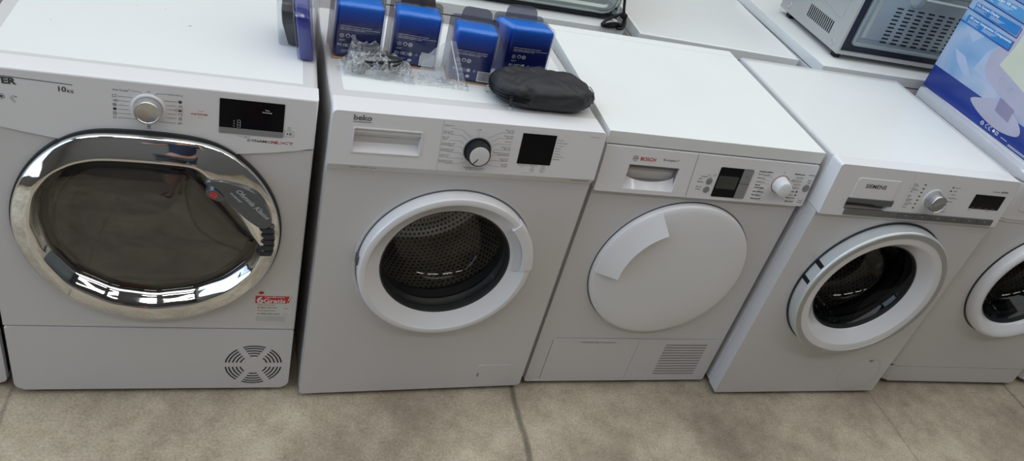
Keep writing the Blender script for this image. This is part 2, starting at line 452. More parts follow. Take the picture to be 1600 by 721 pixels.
def make_drum_mat():
    m = bpy.data.materials.new('perforated_steel'); m.use_nodes = True
    t = m.node_tree; b = t.nodes['Principled BSDF']
    uvn = t.nodes.new('ShaderNodeUVMap')
    mpn = N(t, 'ShaderNodeMapping'); mpn.inputs['Scale'].default_value = (104, 74, 1)   # holes round the drum / along the run
    L(t, uvn.outputs[0], mpn.inputs[0])
    s = t.nodes.new('ShaderNodeSeparateXYZ'); L(t, mpn.outputs[0], s.inputs[0])
    fy = N(t, 'ShaderNodeMath', operation='FLOOR'); L(t, s.outputs[1], fy.inputs[0])
    md = N(t, 'ShaderNodeMath', operation='MODULO'); md.inputs[1].default_value = 2; L(t, fy.outputs[0], md.inputs[0])
    hx = N(t, 'ShaderNodeMath', operation='MULTIPLY_ADD'); hx.inputs[1].default_value = 0.5; L(t, md.outputs[0], hx.inputs[0]); L(t, s.outputs[0], hx.inputs[2])
    fx = N(t, 'ShaderNodeMath', operation='FRACT'); L(t, hx.outputs[0], fx.inputs[0])
    f2 = N(t, 'ShaderNodeMath', operation='FRACT'); L(t, s.outputs[1], f2.inputs[0])
    cv = t.nodes.new('ShaderNodeCombineXYZ'); L(t, fx.outputs[0], cv.inputs[0]); L(t, f2.outputs[0], cv.inputs[1])
    ds = N(t, 'ShaderNodeVectorMath', operation='DISTANCE'); ds.inputs[1].default_value = (0.5, 0.5, 0); L(t, cv.outputs[0], ds.inputs[0])
    mr = N(t, 'ShaderNodeMapRange'); mr.inputs['From Min'].default_value = 0.22; mr.inputs['From Max'].default_value = 0.30
    L(t, ds.outputs['Value'], mr.inputs[0])
    mc = N(t, 'ShaderNodeMix', data_type='RGBA'); mc.inputs[6].default_value = (0.01, 0.01, 0.01, 1); mc.inputs[7].default_value = (0.85, 0.82, 0.76, 1)
    L(t, mr.outputs[0], mc.inputs[0]); L(t, mc.outputs[2], b.inputs['Base Color']); L(t, mr.outputs[0], b.inputs['Metallic'])
    b.inputs['Roughness'].default_value = 0.3
    bp = N(t, 'ShaderNodeBump'); bp.inputs['Strength'].default_value = 0.6; bp.inputs['Distance'].default_value = 0.002
    L(t, mr.outputs[0], bp.inputs['Height']); L(t, bp.outputs[0], b.inputs['Normal'])
    return m
drum_mat = make_drum_mat()
def cyl_bm(cu, cz, r, y0, y1, seg=96):
    bm = bmesh.new(); P = [(cu + r * math.cos(2 * PI * k / seg), cz + r * math.sin(2 * PI * k / seg)) for k in range(seg)]
    return prism(bm, P, y0, y1)
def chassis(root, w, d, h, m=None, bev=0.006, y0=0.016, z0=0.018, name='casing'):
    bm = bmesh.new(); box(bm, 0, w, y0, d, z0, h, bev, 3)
    return obj(name, bm, m or enamel_shaded, root)
def bowl(root, cu, cz, r, y0, depth=0.09, rc=0.72, gm=None):
    """the glass of a washing machine door: a bowl that reaches back into the drum"""
    bm = bmesh.new()
    lathe(bm, cu, cz, [(r, y0), (r * 0.985, y0 + 0.006), (r * 0.93, y0 + 0.02), (r * 0.86, y0 + depth * 0.7), (r * (rc + 0.05), y0 + depth * 0.95), (r * rc, y0 + depth), (r * 0.3, y0 + depth + 0.004), (0, y0 + depth + 0.005)], 96)
    return obj('door_glass', bm, gm or glass, root, smooth=60, wn=False)
def scribble(ik, u, z, w, h, n=3):
    for k in range(n): ik.rect(u, z - k * h * 2, u + w * (1 - 0.25 * (k % 2)), z - k * h * 2 + h * 0.5)

# ---- 1: chrome-doored dryer on the left
def dryer_chrome():
    w, d, h = 0.602, 0.56, 0.8476
    root = thing('tumble_dryer', 'white tumble dryer with a big chrome-rimmed smoked glass door and 10KG print', 'tumble dryer', (0, 0, 0), 0.0018)
    feet(root, w, d)
    chassis(root, w, d, h - 0.0008, bev=0.01, y0=0.012)
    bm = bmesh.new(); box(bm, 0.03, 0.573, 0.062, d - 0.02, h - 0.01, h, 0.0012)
    o = obj('top_panel', bm, enamel_lit, root)
    ik = Ink(0)
    # small chips and marks on the lid
    bm = bmesh.new()
    for (x, y, a, b_) in ((0.345, 0.262, 0.0035, 0.0012), (0.10, 0.21, 0.001, 0.001), (0.235, 0.33, 0.001, 0.001), (0.29, 0.33, 0.001, 0.001), (0.42, 0.31, 0.001, 0.0008), (0.135, 0.345, 0.002, 0.001)):
        vs = [bm.verts.new((x + a * math.cos(2 * PI * k / 8), y + b_ * math.sin(2 * PI * k / 8) + 0.4 * a * math.cos(2 * PI * k / 8), h + 0.0003)) for k in range(8)]
        bm.faces.new(vs)
    obj('paint_chips', bm, seam, o, smooth=0)
    cz_, sz = 0.512, None
    fas = [(0.0, 0.7375), (0.05, 0.7285), (0.10, 0.7195), (0.15, 0.7115), (0.30, 0.709), (0.46, 0.7115), (0.53, 0.7225), (0.575, 0.7315), (w, 0.7345), (w, h), (0, h)]
    bm = bmesh.new(); prism(bm, fas, 0.0, 0.05, 0.0045, 3)
    pan = obj('control_panel', bm, plastic, root)
    fp = [(0, 0.7355), (0.05, 0.7265), (0.10, 0.7175), (0.15, 0.7095), (0.30, 0.707), (0.46, 0.7095), (0.53, 0.7205), (0.575, 0.7295), (w, 0.7325), (w, 0.2205), (0, 0.2205)][::-1]
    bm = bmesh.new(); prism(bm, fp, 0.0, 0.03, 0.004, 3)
    obj('front_panel', bm, enamel_shaded, root)
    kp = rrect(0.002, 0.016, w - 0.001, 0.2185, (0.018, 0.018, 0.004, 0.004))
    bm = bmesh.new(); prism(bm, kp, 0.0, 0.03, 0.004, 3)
    kick = obj('kick_panel', bm, enamel_shaded, root)
    # round air vent: five rings of curved slots
    ik = Ink(-0.0006)
    for r in (0.031, 0.040, 0.0485, 0.057, 0.0645):
        for q in range(6):
            a = 30 + 60 * q
            ik.ring(0.515, 0.100, r, 0.0032, 14, a - 29 + 120 * (0.0031 / r), a + 29 - 120 * (0.0031 / r))
    ik.build('air_vent', black, root)
    # ---- door
    CU, CZ, R_ = 0.300, 0.512, 0.250
    NN = 240
    def outer(th, r, zc=0.230):
        s = math.sin(th)
        if s <= 0.2: return r
        q = (zc - (0.250 - r)) / s
        k = 22.0
        return (r ** -k + q ** -k) ** (-1 / k)
    pts = [(0.1009, 0.5292), (0.1098, 0.5918), (0.1394, 0.6393), (0.1785, 0.6622), (0.2169, 0.671), (0.2945, 0.672), (0.375, 0.6704), (0.3853, 0.6557), (0.4045, 0.6241), (0.436, 0.5805), (0.4704, 0.5301), (0.488, 0.510), (0.5018, 0.4993), (0.503, 0.4823), (0.4855, 0.436), (0.4409, 0.3872), (0.376, 0.3521), (0.2988, 0.3367), (0.2244, 0.3492), (0.1547, 0.3909), (0.1136, 0.4571)]
    pol = sorted((math.atan2(z - CZ, u - CU) % (2 * PI), math.hypot(u - CU, z - CZ)) for u, z in pts)
    def gl(th):
        th %= 2 * PI
        for (a, ra), (b_, rb) in zip(pol, pol[1:] + [(pol[0][0] + 2 * PI, pol[0][1])]):
            t_ = th if th >= pol[0][0] else th + 2 * PI
            if a <= t_ <= b_:
                f = (t_ - a) / (b_ - a)
                # straight line between the two corners
                p = Vector((ra * math.cos(a), ra * math.sin(a))); q = Vector((rb * math.cos(b_), rb * math.sin(b_)))
                d_ = Vector((math.cos(t_), math.sin(t_))); e_ = q - p
                den = d_.x * e_.y - d_.y * e_.x
                return (p.x * e_.y - p.y * e_.x) / den if abs(den) > 1e-9 else ra + (rb - ra) * f
        return pol[0][1]
    TH = [2 * PI * k / NN for k in range(NN)]
    G = [gl(t_) for t_ in TH]
    for _ in range(9): G = [(G[i - 1] + 2 * G[i] + G[(i + 1) % NN]) / 4 for i in range(NN)]
    def cont(f): return [(CU + f(i, t_) * math.cos(t_), CZ + f(i, t_) * math.sin(t_)) for i, t_ in enumerate(TH)]
    bm = bmesh.new()
    loft(bm, [(cont(lambda i, t_: outer(t_, 0.2535, 0.2335)), -0.0002), (cont(lambda i, t_: outer(t_, 0.2530, 0.2335)), -0.0085), (cont(lambda i, t_: outer(t_, 0.2500)), -0.0085)])
    gk = obj('door_gasket', bm, rubber, root)
    bm = bmesh.new()
    def mixc(k, g=1.0): return cont(lambda i, t_: outer(t_, 0.2460) * (1 - k) + G[i] * g * k)
    loft(bm, [(cont(lambda i, t_: outer(t_, 0.2500)), -0.002), (cont(lambda i, t_: outer(t_, 0.2505)), -0.010), (cont(lambda i, t_: outer(t_, 0.2490)), -0.017),
              (cont(lambda i, t_: outer(t_, 0.2462)), -0.0200), (mixc(0.12), -0.0235), (mixc(0.28), -0.0280), (mixc(0.44), -0.0320), (mixc(0.58), -0.0350), (mixc(0.64), -0.0352), (mixc(0.70), -0.0330), (mixc(0.80), -0.0245), (mixc(0.90), -0.0150), (mixc(0.97), -0.0110), (mixc(1.0), -0.003)])
    door = obj('door', bm, chrome, root, smooth=50)
    bm = bmesh.new()
    loft(bm, [(cont(lambda i, t_: G[i] * 1.0), -0.0045), (cont(lambda i, t_: G[i] * 0.97), -0.0080), (cont(lambda i, t_: G[i] * 0.90), -0.0120), (cont(lambda i, t_: G[i] * 0.75), -0.0170), (cont(lambda i, t_: G[i] * 0.6), -0.0205), (cont(lambda i, t_: G[i] * 0.4), -0.0235), (cont(lambda i, t_: G[i] * 0.2), -0.0252)], cap=(CU, -0.0256, CZ))
    obj('door_glass', bm, smoke, door, smooth=60, wn=False)
    inner = mat('dark_door_lining', (0.085, 0.075, 0.068), 0.35, nscale=12, namt=0.2)
    bm = bmesh.new()
    loft(bm, [(cont(lambda i, t_: G[i] * 1.0), -0.0028), (cont(lambda i, t_: G[i] * 0.93), -0.0022), (cont(lambda i, t_: G[i] * 0.86), 0.004), (cont(lambda i, t_: G[i] * 0.80), 0.0055)], cap=(CU, 0.006, CZ))
    obj('door_lining', bm, inner, door, smooth=40)
    din = [(0.1239, 0.5393), (0.1454, 0.6031), (0.185, 0.645), (0.23, 0.6545), (0.30, 0.6555), (0.358, 0.653), (0.3655, 0.635), (0.362, 0.6073), (0.3743, 0.5431), (0.395, 0.505), (0.4315, 0.4785), (0.465, 0.4652), (0.470, 0.450), (0.4469, 0.4115), (0.40, 0.380), (0.2983, 0.3695), (0.20, 0.378), (0.155, 0.41), (0.130, 0.46)]
    bm = bmesh.new(); tube(bm, spline([(u, -0.0015, z) for u, z in din], 6, True), 0.0022, 6, True)
    obj('inner_rim', bm, mat('dull_rim', (0.20, 0.18, 0.17), 0.3, metal=0.4, nscale=9, namt=0.1), door)
    # grey panel with script on the chrome, badge and ribbed grip
    lab = [(0.4020, 0.6600), (0.4285, 0.6645), (0.4587, 0.6572), (0.4922, 0.6429), (0.5130, 0.6192), (0.5275, 0.5891), (0.5310, 0.5700), (0.5260, 0.5575), (0.5143, 0.5527), (0.4998, 0.5597), (0.4737, 0.5827), (0.448, 0.6133), (0.4291, 0.6403), (0.416, 0.651)]
    lab = [(p.x, p.z) for p in spline([(u, 0, z) for u, z in lab], 4, True)]
    dk = mat('slate_grey_gloss', (0.075, 0.082, 0.092), 0.22, coat=0.4, nscale=14, namt=0.12)
    bm = bmesh.new(); prism(bm, lab[::-1], -0.0385, -0.020, 0.001, 2)
    lb = obj('door_handle', bm, dk, door)
    ik = Ink(-0.0389)
    a = math.radians(-47)
    ik.text('Ohmnia Klasse', 0.4580, 0.6440, 0.0105, w=0.092, rot=a, shear=0.35, bold=0.02)
    ik.text('oceaner', 0.4470, 0.6390, 0.006, w=0.032, rot=a, shear=0.35, bold=0.02)
    ik.build('lettering', mat('pale_grey_print', (0.42, 0.46, 0.49), 0.5, nscale=20, namt=0.1), lb)
    bm = bmesh.new()
    for k in range(5):
        f = k / 4
        z1 = 0.5500 - 0.0155 * k
        uo = CU + math.sqrt(max(0.2425 ** 2 - (z1 - CZ) ** 2, 0)) - 0.002
        ui = 0.508 + 0.004 * math.sin(k * 1.2)
        P = [(ui, 0, z1 - 0.0005), (ui + 0.008, 0, z1 - 0.009), (uo - 0.006, 0, z1 - 0.008), (uo, 0, z1 + 0.004)]
        Q = [(uo, z1 + 0.003), (uo - 0.004, z1 - 0.0110), (ui + 0.009, z1 - 0.0125), (ui, z1 - 0.003), (ui + 0.006, z1 + 0.001)]
        prism(bm, Q, -0.0365 - 0.0006 * (k % 2), -0.0215, 0.0022, 2)
    obj('ribbed_grip', bm, mat('dark_ribbed_grip', (0.022, 0.024, 0.034), 0.35, nscale=30, namt=0.2), door)
    bm = bmesh.new(); P = [(0.4172 + 0.0082 * math.cos(2 * PI * k / 32), 0.6313 + 0.0082 * math.sin(2 * PI * k / 32)) for k in range(32)]
    bdk = [(0.402, 0.6375), (0.410, 0.6425), (0.4215, 0.6425), (0.432, 0.634), (0.4375, 0.622), (0.4340, 0.6165), (0.420, 0.619), (0.4065, 0.628)]
    bm0 = bmesh.new(); prism(bm0, [(p.x, p.z) for p in spline([(u, 0, z) for u, z in bdk], 4, True)], -0.0390, -0.019, 0.001, 2)
    obj('badge_plate', bm0, dk, door)
    prism(bm, P, -0.0402, -0.022, 0.001, 2)
    bdg = obj('badge', bm, mat('red_badge', (0.62, 0.01, 0.015), 0.25, coat=0.5, nscale=60, namt=0.2), door)
    ik = Ink(-0.0405); ik.text('Hoover', 0.4172, 0.6300, 0.0030, 'c', w=0.0125, bold=0.03, rot=-0.3).ring(0.4172, 0.6313, 0.0070, 0.0005)
    ik.build('lettering', ink_soft, bdg)
    # ---- knob
    kn = bmesh.new(); lathe(kn, 0.2985, 0.7945, [(0.0295, 0.0), (0.0295, -0.003), (0.0285, -0.0045), (0.0255, -0.0046), (0.0245, -0.0035)], 64)
    dial = obj('dial_ring', kn, plastic, root)
    kn = bmesh.new(); lathe(kn, 0.2985, 0.7945, [(0.0245, -0.002), (0.0243, -0.010), (0.0232, -0.0185), (0.0222, -0.0205), (0.0205, -0.0200), (0.0195, -0.0185), (0.012, -0.0170), (0, -0.0165)], 64)
    knob = obj('program_knob', kn, mat('silver_knob', (0.62, 0.62, 0.62), 0.22, metal=0.85, nscale=30, namt=0.03), root)
    ik = Ink(-0.0192)
    ik.rect(0.2975, 0.7752, 0.2995, 0.7785); ik.build('pointer', ink_soft, knob)
    # ---- display
    bm = bmesh.new(); prism(bm, rrect(0.4215, 0.7575, 0.5400, 0.8318, 0.001), -0.0008, 0.002, 0.0004, 1)
    dsp = obj('display', bm, screen, root)
    bm = bmesh.new(); prism(bm, rrect(0.4215, 0.7575, 0.5398, 0.7700, 0.0008), -0.0012, 0.0, 0.0003, 1)
    bt = obj('button_strip', bm, grey_btn, dsp)
    ik = Ink(-0.0014)
    for k in range(1, 5): ik.line([(0.4215 + 0.1183 * k / 5, 0.7585), (0.4215 + 0.1183 * k / 5, 0.7690)], 0.0005)
    for k in range(5):
        c_ = 0.4215 + 0.1183 * (k + 0.5) / 5
        if k in (2, 4): ik.ring(c_, 0.7638, 0.0033, 0.0007, 14).line([(c_, 0.7625), (c_, 0.7655)], 0.0006)
        elif k == 0: ik.line([(c_ - 0.004, 0.766), (c_ - 0.002, 0.766)], 0.0006).frame(c_ - 0.002, 0.7615, c_ + 0.002, 0.766, 0.0006).line([(c_, 0.7667), (c_ + 0.004, 0.7667)], 0.0006)
        elif k == 1: ik.line([(c_ - 0.004, 0.7615), (c_, 0.7655), (c_, 0.7615), (c_ - 0.004, 0.7615)], 0.0006).ring(c_ + 0.003, 0.764, 0.0022, 0.0006, 12)
        else: ik.line([(c_ - 0.003, 0.7638), (c_, 0.7665), (c_ + 0.003, 0.7638), (c_, 0.7611), (c_ - 0.003, 0.7638)], 0.0006).line([(c_ - 0.0015, 0.7638), (c_ + 0.003, 0.7660)], 0.0006)
    ik.build('lettering', ink, bt)
    ik = Ink(-0.0010)
    ik.text('Time', 0.5080, 0.8140, 0.0026, 'c', w=0.0085).text('Remaining', 0.5080, 0.8092, 0.0026, 'c', w=0.0175)
    ik.frame(0.4545, 0.7725, 0.4600, 0.7885, 0.0004).line([(0.4545, 0.7778), (0.46, 0.7778)], 0.0004).line([(0.4545, 0.7832), (0.46, 0.7832)], 0.0004)
    for k, s in enumerate(('30', '40', '60')): ik.text(s, 0.4470, 0.7735 + 0.0055 * k, 0.0020)
    ik.build('lettering', ink_white, dsp)
    # ---- printing
    ik = Ink()
    ik.line([(0.01, 0.8325), (0.1755, 0.8268)], 0.0013)
    ik.text('HOOVER', 0.0885, 0.8165, 0.0118, 'r', w=0.082, bold=0.05)
    ik.text('10', 0.1525, 0.8115, 0.0098, w=0.0125, bold=0.02).text('KG', 0.1665, 0.8105, 0.0058, w=0.0098, bold=0.02)
    ik.text('DYNAMIC', 0.4745, 0.7425, 0.0056, w=0.0445, bold=0.01)
    ik.ring(0.0815, 0.7885, 0.0048, 0.0006, 16, 20, 300).line([(0.0785, 0.7865), (0.0820, 0.7905), (0.0865, 0.7920)], 0.0006).text('hygiene', 0.0815, 0.7800, 0.0012, 'c')
    ik.ring(0.0625, 0.7905, 0.0048, 0.0008, 16).disc(0.0625, 0.7905, 0.0025).text('air', 0.0625, 0.7820, 0.0012, 'c')
    # radial programme leaders and little symbols
    kc = (0.2985, 0.7945)
    rows = [0.8225, 0.8135, 0.8045, 0.7958, 0.7870, 0.7785, 0.7695]
    for k, z in enumerate(rows):
        dx = [0.018, 0.0265, 0.031, 0.033, 0.0325, 0.030, 0.021][k]
        if k == 0: ik.line([(0.2710, z + 0.0050), (0.2830, z + 0.0045), (0.2880, z + 0.0015)], 0.0006)
        elif k == 6: ik.line([(0.2500, z), (0.2790, z - 0.0008), (0.2830, z + 0.0022)], 0.0006)
        else: ik.line([(0.2475, z), (kc[0] - dx, z)], 0.0006)
        if k == 0: ik.line([(0.3100, z + 0.0010), (0.3150, z + 0.0048), (0.3310, z + 0.0048)], 0.0006)
        elif k == 6: ik.line([(0.3105, z + 0.0020), (0.3180, z - 0.0015), (0.3460, z - 0.0015)], 0.0006)
        else: ik.line([(kc[0] + dx, z), (0.3460, z)], 0.0006)
    ik.text('One Touch', 0.2390, 0.8250, 0.0030, w=0.0260)
    ik.ring(0.2672, 0.8290, 0.0012, 0.0004, 10)
    ik.text('OFF', 0.2992, 0.8275, 0.0022, 'c')
    ik.text('AUTOON', 0.3320, 0.8262, 0.0023, w=0.0195)
    for k, z in enumerate(rows[1:]):
        u = 0.2420
        if k == 0: ik.frame(u - 0.003, z - 0.002, u + 0.003, z + 0.003, 0.0006)
        elif k == 1: ik.text('xxl', u, z - 0.001, 0.003, 'c').ring(u + 0.0035, z, 0.0024, 0.0006, 10)
        elif k == 2: ik.ring(u, z, 0.0030, 0.0007, 12).line([(u - 0.002, z - 0.002), (u + 0.002, z + 0.002)], 0.0006).line([(u - 0.002, z + 0.002), (u + 0.002, z - 0.002)], 0.0006)
        elif k == 3: ik.disc(u, z, 0.0032, 12)
        elif k == 4: ik.frame(u - 0.0028, z - 0.0028, u + 0.0028, z + 0.0022, 0.0006).ring(u, z - 0.0005, 0.0015, 0.0005, 8)
        else: ik.frame(u - 0.0026, z - 0.0024, u + 0.002, z + 0.0026, 0.0006).disc(u + 0.0065, z - 0.0010, 0.0009, 8)
        u = 0.3530
        if k == 0: ik.disc(u, z + 0.0005, 0.0034, 5).ring(u - 0.0015, z + 0.001, 0.003, 0.0005, 8)
        elif k == 1: ik.ring(u, z - 0.001, 0.0032, 0.0006, 10, 0, 180).line([(u - 0.0035, z - 0.001), (u + 0.0035, z - 0.001)], 0.0006)
        elif k == 2: ik.ring(u - 0.0065, z, 0.0026, 0.0005, 10).frame(u - 0.0025, z - 0.002, u + 0.0035, z + 0.003, 0.0006).disc(u, z - 0.0005, 0.0022, 6)
        elif k == 3: ik.line([(u - 0.0035, z + 0.0025), (u + 0.0035, z + 0.0025), (u + 0.0025, z), (u + 0.0025, z - 0.003)], 0.0007).line([(u - 0.0035, z + 0.0025), (u - 0.0025, z - 0.001)], 0.0006)
        elif k == 4: ik.frame(u - 0.0018, z - 0.0028, u + 0.0018, z + 0.0028, 0.0007).line([(u - 0.0018, z), (u + 0.0018, z)], 0.0006)
        else: ik.text("59'", u - 0.0005, z - 0.003, 0.0038, 'c')
    ik.line([(0.2985, 0.7640), (0.2985, 0.7600)], 0.0006).frame(0.2965, 0.7520, 0.3005, 0.7565, 0.0008).line([(0.2955, 0.7575), (0.3025, 0.7582)], 0.0007)
    ik.text('Start', 0.5510, 0.7805, 0.0021, 'c').text('Pause', 0.5510, 0.7765, 0.0021, 'c')
    ik.frame(0.5425, 0.7610, 0.5600, 0.7738, 0.0005).quad([(0.5470, 0.7645), (0.5505, 0.7674), (0.5470, 0.7703)]).rect(0.5520, 0.7645, 0.5534, 0.7703).rect(0.5544, 0.7645, 0.5558, 0.7703)
    ik.line([(0.4560, 0.7560), (0.4565, 0.7525), (0.4640, 0.7520)], 0.0004).ring(0.4710, 0.7515, 0.0018, 0.0005, 8).line([(0.4655, 0.7515), (0.4692, 0.7515)], 0.0005).line([(0.4735, 0.7520), (0.4790, 0.7530), (0.4795, 0.7560)], 0.0004)
    ik.build('lettering', ink, pan)
    ik = Ink()
    ik.text('NE', 0.5195, 0.7425, 0.0060, w=0.0125, bold=0.045).text('T', 0.5530, 0.7425, 0.0060, w=0.0075, bold=0.03)
    ik.line([(0.5330, 0.7428), (0.5370, 0.7432), (0.5480, 0.7480), (0.5540, 0.7485)], 0.0011).line([(0.5355, 0.7482), (0.5400, 0.7470), (0.5460, 0.7438), (0.5510, 0.7428)], 0.0011)
    ik.text('ONE', 0.3705, 0.7905, 0.0034, w=0.0105).text('TOUCH', 0.3818, 0.7905, 0.0036, w=0.0185, bold=0.04)
    for a, b_ in ((-1, 1), (1, 1), (-1, -1), (1, -1)):
        ik.line([(0.3885 + a * 0.0045, 0.7924 + b_ * 0.0068), (0.3885 + a * 0.0045, 0.7924 + b_ * 0.0082), (0.3885 + a * 0.0025, 0.7924 + b_ * 0.0082)], 0.0005)
        ik.line([(0.3865, 0.7924 + b_ * 0.0060), (0.3905, 0.7924 + b_ * 0.0060)], 0.0006)
    ik.ring(0.3555, 0.8275, 0.0018, 0.0006, 10, 120, 420)
    ik.build('lettering', ink_red, pan)
    # ---- sticker
    bm = bmesh.new(); prism(bm, rrect(0.5088, 0.2415, 0.5912, 0.3460, 0.001), -0.0006, 0.001, 0)
    rake(root, {'control_panel', 'detergent_drawer', 'water_drawer', 'display', 'program_knob', 'dial_ring', 'round_button', 'trim_strip'}, 0.8476, 0.03)
    st = obj('advert_sticker', bm, mat('sticker_paper', (0.62, 0.62, 0.60), 0.35, nscale=30, namt=0.03), root, smooth=0)
    ik = Ink(-0.0009)
    ik.quad([(0.5095, 0.3065), (0.5785, 0.3065), (0.5860, 0.3290), (0.5095, 0.3290)]).disc(0.5215, 0.3385, 0.0060, 20, 0.75)
    ik.text('Gratis Garantie Plus', 0.5150, 0.3000, 0.0028, w=0.038).text('Gratis Garantie Plus', 0.5150, 0.2815, 0.0028, w=0.040)
    ik.rect(0.5790, 0.2895, 0.5815, 0.2925).rect(0.5150, 0.2910, 0.5200, 0.2935).rect(0.5150, 0.2715, 0.5200, 0.2740)
    ik.quad([(0.5800, 0.3090), (0.5835, 0.3090), (0.5885, 0.3320), (0.5855, 0.3320)])
    ik.build('lettering', ink_red, st)
    ik = Ink(-0.0012)
    ik.text('6', 0.5125, 0.3080, 0.0185, w=0.0145, bold=0.02).text('Gratis', 0.5275, 0.3085, 0.0125, w=0.0480, bold=0.02).text('Vast-Monate', 0.5285, 0.3240, 0.0040, w=0.0450)
    ik.quad([(0.5805, 0.3150), (0.5825, 0.3150), (0.5878, 0.3320), (0.5850, 0.3320)])
    ik.build('lettering', ink_white, st)
    ik = Ink(-0.0009)
    ik.text('800 972 576', 0.5220, 0.2905, 0.0042, w=0.037, bold=0.03).text('0800 756 6299', 0.5220, 0.2710, 0.0042, w=0.044, bold=0.03)
    ik.rect(0.5740, 0.2895, 0.5765, 0.2925).rect(0.5745, 0.2720, 0.5825, 0.2732)
    for k in range(5): ik.rect(0.5130, 0.2640 - 0.0035 * k, 0.5800 - 0.004 * (k % 2), 0.2646 - 0.0035 * k)
    ik.build('lettering', ink_soft, st)
dryer_chrome()

# ---- 2: white washer with the black and white knob
def washer_flat():
    w, d, h = 0.596, 0.50, 0.844
    root = thing('washing_machine', 'white washing machine with round porthole, black-rimmed knob and blue packs on top', 'washing machine', (0.6276, -0.0203, 0), 0.0399)
    feet(root, w, d)
    c = chassis(root, w, d, h - 0.001, bev=0.007, y0=0.012)
    CU, CZ = 0.298, 0.463
    diff(c, cyl_bm(CU, CZ, 0.240, 0.10, 0.42)); diff(c, cyl_bm(CU, CZ, 0.190, -0.02, 0.12))
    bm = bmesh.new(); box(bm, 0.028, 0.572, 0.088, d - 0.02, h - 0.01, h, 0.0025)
    obj('top_panel', bm, enamel_lit, root)
    bm = bmesh.new(); prism(bm, rrect(0.001, 0.7075, w, h, (0.002, 0.002, 0.008, 0.008)), 0.0, 0.06, 0.0035, 3)
    pan = obj('control_panel', bm, plastic, root)
    # stepped lower lip of the panel: slopes back
    cb = bmesh.new()
    vs = [cb.verts.new(p) for p in ((-0.01, -0.01, 0.700), (-0.01, 0.014, 0.700), (-0.01, 0.014, 0.7070), (-0.01, -0.0005, 0.7275), (-0.01, -0.01, 0.7275),
                                    (w + 0.01, -0.01, 0.700), (w + 0.01, 0.014, 0.700), (w + 0.01, 0.014, 0.7070), (w + 0.01, -0.0005, 0.7275), (w + 0.01, -0.01, 0.7275))]
    for k in range(5): cb.faces.new([vs[k], vs[(k + 1) % 5], vs[5 + (k + 1) % 5], vs[5 + k]])
    cb.faces.new(vs[:5]); cb.faces.new(vs[5:])
    diff(pan, cb)
    cb = bmesh.new(); prism(cb, rrect(0.0435, 0.7555, 0.1855, 0.8115, 0.004), -0.01, 0.030); diff(pan, cb)
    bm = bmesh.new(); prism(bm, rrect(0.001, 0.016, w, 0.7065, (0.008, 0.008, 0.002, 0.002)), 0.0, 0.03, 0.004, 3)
    fr = obj('front_panel', bm, enamel_shaded, root)
    diff(fr, cyl_bm(CU, CZ, 0.192, -0.02, 0.05))
    # detergent drawer front with its finger recess
    bm = bmesh.new()
    P = rrect(0.0435, 0.7555, 0.1855, 0.8115, 0.004); Q = rrect(0.0462, 0.7580, 0.1828, 0.8088, 0.003)
    loft(bm, [(P, 0.0), (P, -0.0016), (Q, -0.0016), (Q, 0.004)])
    dr = obj('detergent_drawer', bm, plastic_gloss, root)
    bm = bmesh.new()
    prof = [(0.8088, 0.0035), (0.7985, 0.0035), (0.7975, 0.010), (0.7800, 0.021), (0.7700, 0.022), (0.7660, 0.018), (0.7580, 0.0035)]
    for (za, ya), (zb, yb) in zip(prof[:-1], prof[1:]):
        bm.faces.new([bm.verts.new(p) for p in ((0.0455, ya, za), (0.1835, ya, za), (0.1835, yb, zb), (0.0455, yb, zb))])
    for u in (0.0455, 0.1835): bm.faces.new([bm.verts.new((u, y, z)) for z, y in prof])
    bmesh.ops.remove_doubles(bm, verts=bm.verts, dist=1e-5)
    obj('finger_recess', bm, plastic, dr, smooth=0)
    ik = Ink(-0.00035); ik.line([(0.2235, 0.842), (0.2262, 0.7275)], 0.0009); ik.build('panel_joint', mat('joint_shadow', (0.52, 0.52, 0.53), 0.6, nscale=20, namt=0.05), pan)
    # display
    bm = bmesh.new(); prism(bm, rrect(0.4005, 0.7555, 0.4790, 0.8278, 0.0008), -0.0007, 0.001, 0.0003, 1)
    obj('display', bm, screen, root)
    # knob
    KU, KZ = 0.3065, 0.7790
    bm = bmesh.new(); lathe(bm, KU, KZ, [(0.0295, 0.0), (0.0290, -0.0015), (0.0262, -0.002), (0.0252, -0.012), (0.0245, -0.0225), (0.0238, -0.0235), (0.0222, -0.0238), (0.0218, -0.0232)], 72)
    kn = obj('program_knob', bm, black, root)
    bm = bmesh.new(); lathe(bm, KU, KZ, [(0.0219, -0.0225), (0.0216, -0.0240), (0.0205, -0.0248), (0.01, -0.0252), (0, -0.0253)], 72)
    obj('knob_cap', bm, mat('pale_grey_cap', (0.66, 0.65, 0.65), 0.3, nscale=20, namt=0.02), kn)
    ik = Ink(-0.0257); ik.line([(KU - 0.0125, KZ - 0.0185), (KU - 0.0025, KZ - 0.0055)], 0.0024); ik.build('pointer', ink, kn)
    bm = bmesh.new(); lathe(bm, KU, KZ, [(0.0315, 0.0003), (0.031, -0.001), (0.0293, -0.0014)], 72); obj('dial_ring', bm, grey_btn, root)
    # printing
    ik = Ink()
    ik.text('beko', 0.0420, 0.8268, 0.0112, w=0.0360, bold=0.03).rect(0.0415, 0.8222, 0.0785, 0.8236)
    ik.build('lettering', mat('logo_grey', (0.14, 0.14, 0.145), 0.4, nscale=20, namt=0.05), pan)
    ik = Ink()
    left = [('Katoen 90°', ''), ('Katoen 60°', 'Eco 40-60'), ('Mix 40°', 'Jeans'), ('Synthetisch 60°', 'Kreukvrij 60°'), ('Synthetisch 40°', 'Kreukvrij 40°'), ('Donker 40°', 'Jeans 40°'), ('Reiniging trommel', 'Trommel cyclus')]
